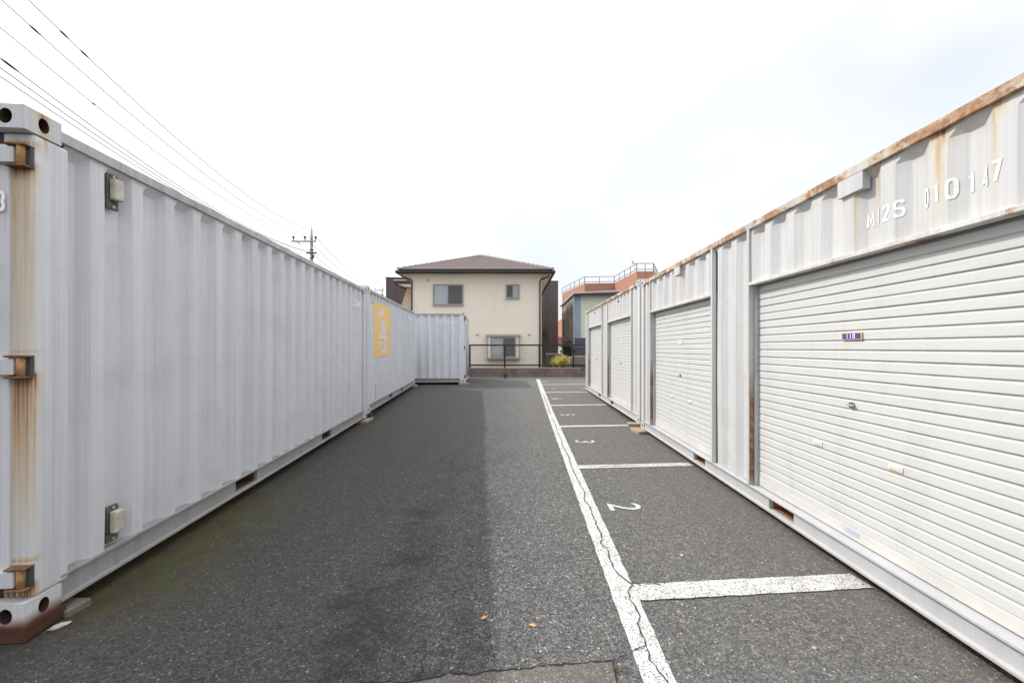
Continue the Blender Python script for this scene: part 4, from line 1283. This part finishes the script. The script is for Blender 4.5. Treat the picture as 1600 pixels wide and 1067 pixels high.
for (a, b) in zip(pl[:6], pl[1:6]):
    a, b = Vector((a[0], a[1], 0)), Vector((b[0], b[1], 0))
    d = (b - a).normalized(); n = Vector((d.y, -d.x, 0))
    rl = bmesh.new()
    for z in (8.08, 8.58):
        add_tube(rl, [a + Vector((0, 0, z)), b + Vector((0, 0, z))], 0.036, 6)
    L = (b - a).length; k = max(2, int(round(L / 1.4)))
    for i in range(k + 1):
        p = a + (b - a) * (i / k)
        add_tube(rl, [p + Vector((0, 0, 7.92)), p + Vector((0, 0, 8.6))], 0.036, 6)
    obj('railing', rl, 'rail_white', ob)
fl = obj('floodlight', tube([(10.35 - 7.29, -6.2, 8.55), (10.2 - 7.29, -6.2, 8.85)], 0.07, 10), 'guide', ob)
obj('floodlight_arm', tube([(10.40 - 7.29, -6.3, 7.92), (10.40 - 7.29, -6.3, 8.56)], 0.025, 6), 'guide', fl)

# things seen through the gap between brown building and green house
fb = thing('building', 'narrow orange brick block far off between the brown building and the green house', 'building', (7.0, 55.0, 0))
B('wall', fb, 'brick_orange', 0, 6, 0, 6, 0, 5.5)
B('annex', fb, 'brick_orange', -1.2, -0.002, 0.5, 5, 0, 3.0)
obj('roof_tank', tube([(1.0, 1.5, 5.5), (1.0, 1.5, 6.3)], 0.7, 14), 'rail_white', fb)
M['far_wall'] = plain('pale_far_wall', (0.55, 0.56, 0.56), 0.9, 0.06, 2)
fh = thing('house', 'small pale far house with a grey gable in the gap beside the brown building', 'house', (7.6, 66.0, 0))
obj('wall', poly_prism([(-3, 0), (-3, 4.2), (0, 5.6), (3, 4.2), (3, 0)], 'y', 0, 7), 'far_wall', fh)
obj('roof', poly_prism([(-3.4, 4.05), (0, 5.65), (3.4, 4.05), (3.4, 4.25), (0, 5.85), (-3.4, 4.25)], 'y', -0.4, 7.4), 'side_dark', fh)
w_ = B('window', fh, 'guide', -0.2, 1.0, -0.05, -0.002, 2.4, 3.6); B('pane', w_, 'glass', -0.1, 0.9, -0.07, -0.051, 2.5, 3.5)

def car():
    c = thing('parked_car', 'white parked car glimpsed beyond the yellow shrub', 'car', (4.55, 36.0, gz(36)), (0, 0, R(90)))
    side = [(-2.0, 0.35), (-2.05, 0.75), (-1.3, 0.92), (-0.75, 1.42), (0.9, 1.45), (1.55, 0.95), (2.0, 0.85), (2.05, 0.35)]
    bm = poly_prism(side, 'y', -0.82, 0.82)
    bmesh.ops.bevel(bm, geom=bm.edges[:], offset=0.06, segments=2, affect='EDGES')
    body = obj('body', bm, 'letter', c, True)
    obj('glasshouse', poly_prism([(-1.18, 0.95), (-0.70, 1.38), (0.85, 1.40), (1.40, 0.97)], 'y', -0.826, 0.826), 'black', c)
    for x in (-1.3, 1.3):
        for y in (-0.78, 0.78):
            wheel = obj('wheel', tube([(x, y - 0.1, 0.31), (x, y + 0.1, 0.31)], 0.31, 18), 'black', c)
            obj('rim', tube([(x, y - 0.105, 0.31), (x, y + 0.105, 0.31)], 0.18, 14), 'guide', wheel)
    for y in (-0.6, 0.6):
        B('tail_light', c, 'plate_red', -2.07, -2.02, y - 0.12, y + 0.12, 0.66, 0.78)
    return c
car()

# ------------------------------------------------------------------ utility poles and wires
M['pole'] = plain('concrete_pole', (0.30, 0.285, 0.26), 0.85, 0.12, 4)
M['pole_cap'] = plain('galvanised_pole_head', (0.42, 0.43, 0.45), 0.5, 0.08, 4)
M['insul'] = plain('dark_insulator', (0.06, 0.05, 0.05), 0.4, 0.2, 9)
M['cable'] = plain('grey_cable', (0.16, 0.16, 0.165), 0.6, 0.1, 3)
def utility_pole(label, loc, sc=1.0):
    p = thing('utility_pole', label, 'utility pole', loc, group='utility poles carrying the overhead wires')
    p.scale = (sc, sc, sc)
    obj('shaft', tube([(0, 0, 0), (0, 0, 11.4)], 0.16, 14, [0.19, 0.135]), 'pole', p, True)
    obj('head', tube([(0, 0, 11.405), (0, 0, 12.0), (0, 0, 12.85)], 0.1, 10, [0.12, 0.10, 0.045]), 'pole_cap', p, True)
    arm = B('crossarm', p, 'pole_cap', -1.80, 0.47, -0.18, -0.07, 11.25, 11.38)
    for x in (-1.62, -0.56, 0.44):
        i = obj('insulator', tube([(x, -0.12, 11.37), (x, -0.12, 11.60), (x, -0.12, 11.62), (x, -0.12, 11.78)], 0.05, 8, [0.05, 0.05, 0.11, 0.11]), 'insul', arm)
    obj('stay', tube([(-1.6, -0.12, 11.42), (-0.95, -0.12, 11.05)], 0.055, 6), 'pole_cap', arm)
    a2 = B('lower_arm', p, 'insul', -0.42, 0.55, -0.2, -0.1, 10.17, 10.29)
    obj('bracket', tube([(0.55, -0.16, 10.24), (0.74, -0.16, 10.0)], 0.03, 6), 'pole_cap', a2)
    B('switch_box', p, 'insul', 0.12, 0.24, -0.14, 0.02, 9.80, 10.05)
    for z in (10.5, 9.75):
        obj('clamp', tube([(0, 0, z), (0, 0, z + 0.08)], 0.175, 12), 'insul', p)
    return p
utility_pole('tall concrete utility pole rising behind the nearest grey container', (-18.62, 37.0, 0))
utility_pole('tiny distant utility pole left of the dark brown building', (-32.6, 100.0, 4.5))
WIRES = [(-18.2, (0.00743, -0.3565, 15.20349), 'topmost thin overhead wire', [(0.20, 0.24), (0.29, 0.33)], .017),
         (-19.2, (0.0059, -0.30592, 14.98023), 'second overhead wire from the top', [(0.06, 0.1), (0.2, 0.25)], .017),
         (-20.2, (0.00635, -0.31704, 15.00924), 'third overhead wire from the top', [(0.62, 0.64)], .017),
         (-18.3, (0.0062, -0.27816, 12.10511), 'fourth overhead wire from the top, with a thick dark joint', [(0.0, 0.06)], .017),
         (-18.5, (0.00562, -0.24503, 11.66288), 'fifth overhead wire from the top', [(0.0, 0.02)], .017),
         (-18.9, (0.00448, -0.20038, 11.32295), 'lowest overhead wire, just above the nearest container', [], .017)]
for xp, c, label, sl, r in WIRES:
    def wp(y): return Vector((xp - 0.143 * (y - 37), y, c[0] * y * y + c[1] * y + c[2]))
    ys = [-6 + 43 * i / 40 for i in range(41)]
    wo = thing('overhead_wire', label + ' running to the utility pole', 'wire', wp(37), group='overhead wires on the left')
    org = wp(37)
    obj('cable', tube([wp(y) - org for y in ys], r, 5), 'cable', wo)
    for a, b in sl:
        ya, yb = 11.4 + a * 8, 11.4 + b * 8
        obj('sleeve', tube([wp(ya + (yb - ya) * i / 4) - org for i in range(5)], 0.03, 8, [.018, .036, .036, .030, .018]), 'insul', wo)
P1, P2 = Vector((-18.2, 37, 11.7)), Vector((-32.6, 100, 15.9))
for i, (dx, dz) in enumerate(((0.0, 0), (-1.0, 0), (-0.3, -1.5))):
    pts = []
    for k in range(17):
        t = k / 16
        p = P1.lerp(P2, t) + Vector((dx, 0, dz - 1.2 * 4 * t * (1 - t)))
        pts.append(p)
    org = pts[0]
    wo = thing('overhead_wire', ('upper', 'middle', 'lower')[i] + ' of the faint wires running on from the utility pole to the distant pole', 'wire', org, group='wires beyond the utility pole')
    obj('cable', tube([p - org for p in pts], 0.024, 5), 'cable', wo)

# ------------------------------------------------------------------ plants
def leaf_mat(name, a, b):
    t = NT(name)
    inf = t.n.new('ShaderNodeNewGeometry')
    c = t.mix(inf.outputs['Random Per Island'], a, b)
    t.put(t.b.inputs['Transmission Weight'], 0.0)
    return t.fin(c, 0.7, 0, 0.25)
M['leaf_yellow'] = leaf_mat('yellow_green_leaf', (0.46, 0.41, 0.06), (0.62, 0.56, 0.17))
M['leaf_dark'] = leaf_mat('dark_green_leaf', (0.025, 0.040, 0.018), (0.06, 0.075, 0.035))
M['leaf_brown'] = leaf_mat('dry_brown_leaf', (0.09, 0.075, 0.05), (0.17, 0.145, 0.10))
M['leaf_weed'] = leaf_mat('weed_leaf', (0.05, 0.09, 0.02), (0.10, 0.15, 0.04))
M['twig'] = plain('twig', (0.10, 0.075, 0.055), 0.9, 0.2, 10)
def plant(name, label, cat, loc, rx, ry, h, n, size, m, base=0.15, up=0.3):
    p = thing(name, label, cat, loc)
    st = bmesh.new()
    tips = []
    for i in range(9):
        a = random.uniform(0, 6.28); rr = random.uniform(0.2, 0.85)
        tip = Vector((rx * rr * math.cos(a), ry * rr * math.sin(a), h * random.uniform(0.6, 0.95)))
        add_tube(st, [(0, 0, 0), tip * 0.45 + Vector((0, 0, h * 0.08)), tip], 0.01, 5, True, [0.02 * h + .004, 0.012 * h + .003, 0.003])
        tips.append(tip)
    obj('stem', st, 'twig', p)
    lv = bmesh.new()
    for i in range(n):
        while True:
            q = Vector((random.uniform(-1, 1), random.uniform(-1, 1), random.uniform(-1, 1)))
            if q.length < 1: break
        q = q * (0.75 + 0.35 * math.sin(5 * math.atan2(q.y, q.x) + 2 * q.z))
        c = Vector((q.x * rx, q.y * ry, h * (base + (1 - base) * (q.z * 0.5 + 0.5))))
        d = Vector((random.uniform(-1, 1), random.uniform(-1, 1), random.uniform(-0.3, 1) + up)).normalized()
        s = d.cross(Vector((random.uniform(-1, 1), random.uniform(-1, 1), random.uniform(-1, 1)))).normalized()
        L = size * random.uniform(0.6, 1.3)
        nrm = d.cross(s).normalized()
        vs3 = [lv.verts.new(c + x) for x in (Vector((0, 0, 0)), d * L * .5 + s * L * .24 + nrm * L * .05, d * L, d * L * .5 - s * L * .24 + nrm * L * .05)]
        lv.faces.new((vs3[0], vs3[1], vs3[2])); lv.faces.new((vs3[0], vs3[2], vs3[3]))
    obj('foliage', lv, m, p)
    return p
plant('shrub', 'yellow-green clipped shrub behind the fence beside the retaining wall', 'shrub', (2.30, 18.55, gz(18)), 0.50, 0.40, 0.98, 1500, 0.085, 'leaf_yellow', 0.35)
plant('shrub', 'thin brownish shrub against the dark brown building beside the beige house', 'shrub', (2.05, 24.2, gz(20)), 0.32, 0.3, 3.3, 420, 0.12, 'leaf_brown', 0.25)
plant('shrub', 'dark green shrub in the gap behind the yellow shrub', 'shrub', (3.30, 23.6, gz(20)), 0.42, 0.4, 1.85, 900, 0.12, 'leaf_dark', 0.2)
plant('weed', 'small green weed growing at the foot of the block wall', 'weed', (-0.29, WY - 0.20, gz(WY)), 0.14, 0.09, 0.24, 160, 0.06, 'leaf_weed', 0.05, 0.8)
plant('weed', 'tiny weed beside the crack in the foreground asphalt', 'weed', (0.465, 1.80, 0.004), 0.012, 0.02, 0.015, 26, 0.012, 'leaf_weed', 0.05, 0.5)
# low block wall beside the house, behind the fence
sw = thing('block_wall', 'short dark block wall at the side of the beige house behind the fence', 'wall', (1.75, 20.2, gz(20)))
M['block_dark'] = plain('stained_dark_block', (0.085, 0.068, 0.062), 0.95, 0.3, 4)
for row in range(5):
    for k in range(2):
        B('concrete_block', sw, 'block_dark', k * 0.4, k * 0.4 + 0.392, 0, 0.12, row * 0.2, row * 0.2 + 0.192, 0.006, 1)
B('coping', sw, 'concrete', -0.01, 0.80, -0.01, 0.13, 1.0, 1.04)

# ------------------------------------------------------------------ litter
M['leaf_dry'] = plain('fallen_orange_leaf', (0.55, 0.31, 0.13), 0.8, 0.25, 40)
M['stone'] = plain('pale_stone', (0.42, 0.40, 0.35), 0.9, 0.15, 30, bump=0.4)
def fallen_leaf(label, x, y, L, rot):
    bm = bmesh.new()
    pts = [(-.5, 0, .01), (-.2, .2, .10), (.05, .28, .13), (.22, .14, .06), (.5, .05, .16), (.25, -.10, .05), (.0, -.26, .12), (-.25, -.16, .07)]
    c = bm.verts.new((0, 0, 0.02 * L / .04))
    vv = [bm.verts.new((a * L, b * L, h * L)) for a, b, h in pts]
    c.co = Vector((0, 0, 0.03 * L))
    for i in range(len(vv)): bm.faces.new((c, vv[i], vv[(i + 1) % len(vv)]))
    o = obj('fallen_leaf', bm, 'leaf_dry'); o.location = (x, y, 0.004); o.rotation_euler = (0, 0, rot)
    return tag(o, label, 'leaf', 'fallen leaves on the asphalt')
fallen_leaf('curled orange leaf on the shadow side of the foreground asphalt', -0.149, 2.149, 0.045, 0.5)
fallen_leaf('curled orange leaf in the light just left of the white line', 0.108, 2.09, 0.045, -0.4)
fallen_leaf('small orange leaf inside the bay numbered 2', 1.192, 2.799, 0.048, 1.2)
def stone(label, x, y, sx, sy, sz, rot=0, m='stone'):
    bm = bmesh.new()
    bmesh.ops.create_icosphere(bm, subdivisions=2, radius=1.0)
    for v in bm.verts:
        k = 1 + random.uniform(-.16, .16)
        v.co = Vector((v.co.x * sx * k, v.co.y * sy * k, v.co.z * sz * k + sz * .8))
    o = obj('stone', bm, m); o.location = (x, y, gz(y)); o.rotation_euler = (0, 0, rot)
    return tag(o, label, 'stone', 'loose stones on the asphalt')
stone('flat pale stone lying by the corner of the nearest grey container', -2.362, 2.078, 0.042, 0.017, 0.012, 0.9)
stone('white pebble in the near right bay', 1.468, 1.934, 0.012, 0.009, 0.006)
stone('white pebble between the leaf and the white line', 0.138, 1.914, 0.007, 0.006, 0.004)
grit = bmesh.new()
for _ in range(700):
    y = 1.6 + random.random() ** 2 * 8; x = random.uniform(-2.6, 2.2)
    if x < -2.30 - 0.0836 * y or (y < 8.5 and abs(x - main_x(y)) < 0.1): continue
    s = random.uniform(0.001, 0.0028)
    bmesh.ops.create_icosphere(grit, subdivisions=1, radius=s, matrix=Matrix.Translation((x, y, gz(y) + s * 0.6)) @ Matrix.Rotation(random.random() * 3, 4, 'Z') @ Matrix.Diagonal((1.4, 0.9, 0.7, 1)))
tag(obj('grit', grit, 'stone'), 'fine pale grit scattered over the asphalt', 'grit', kind='stuff')
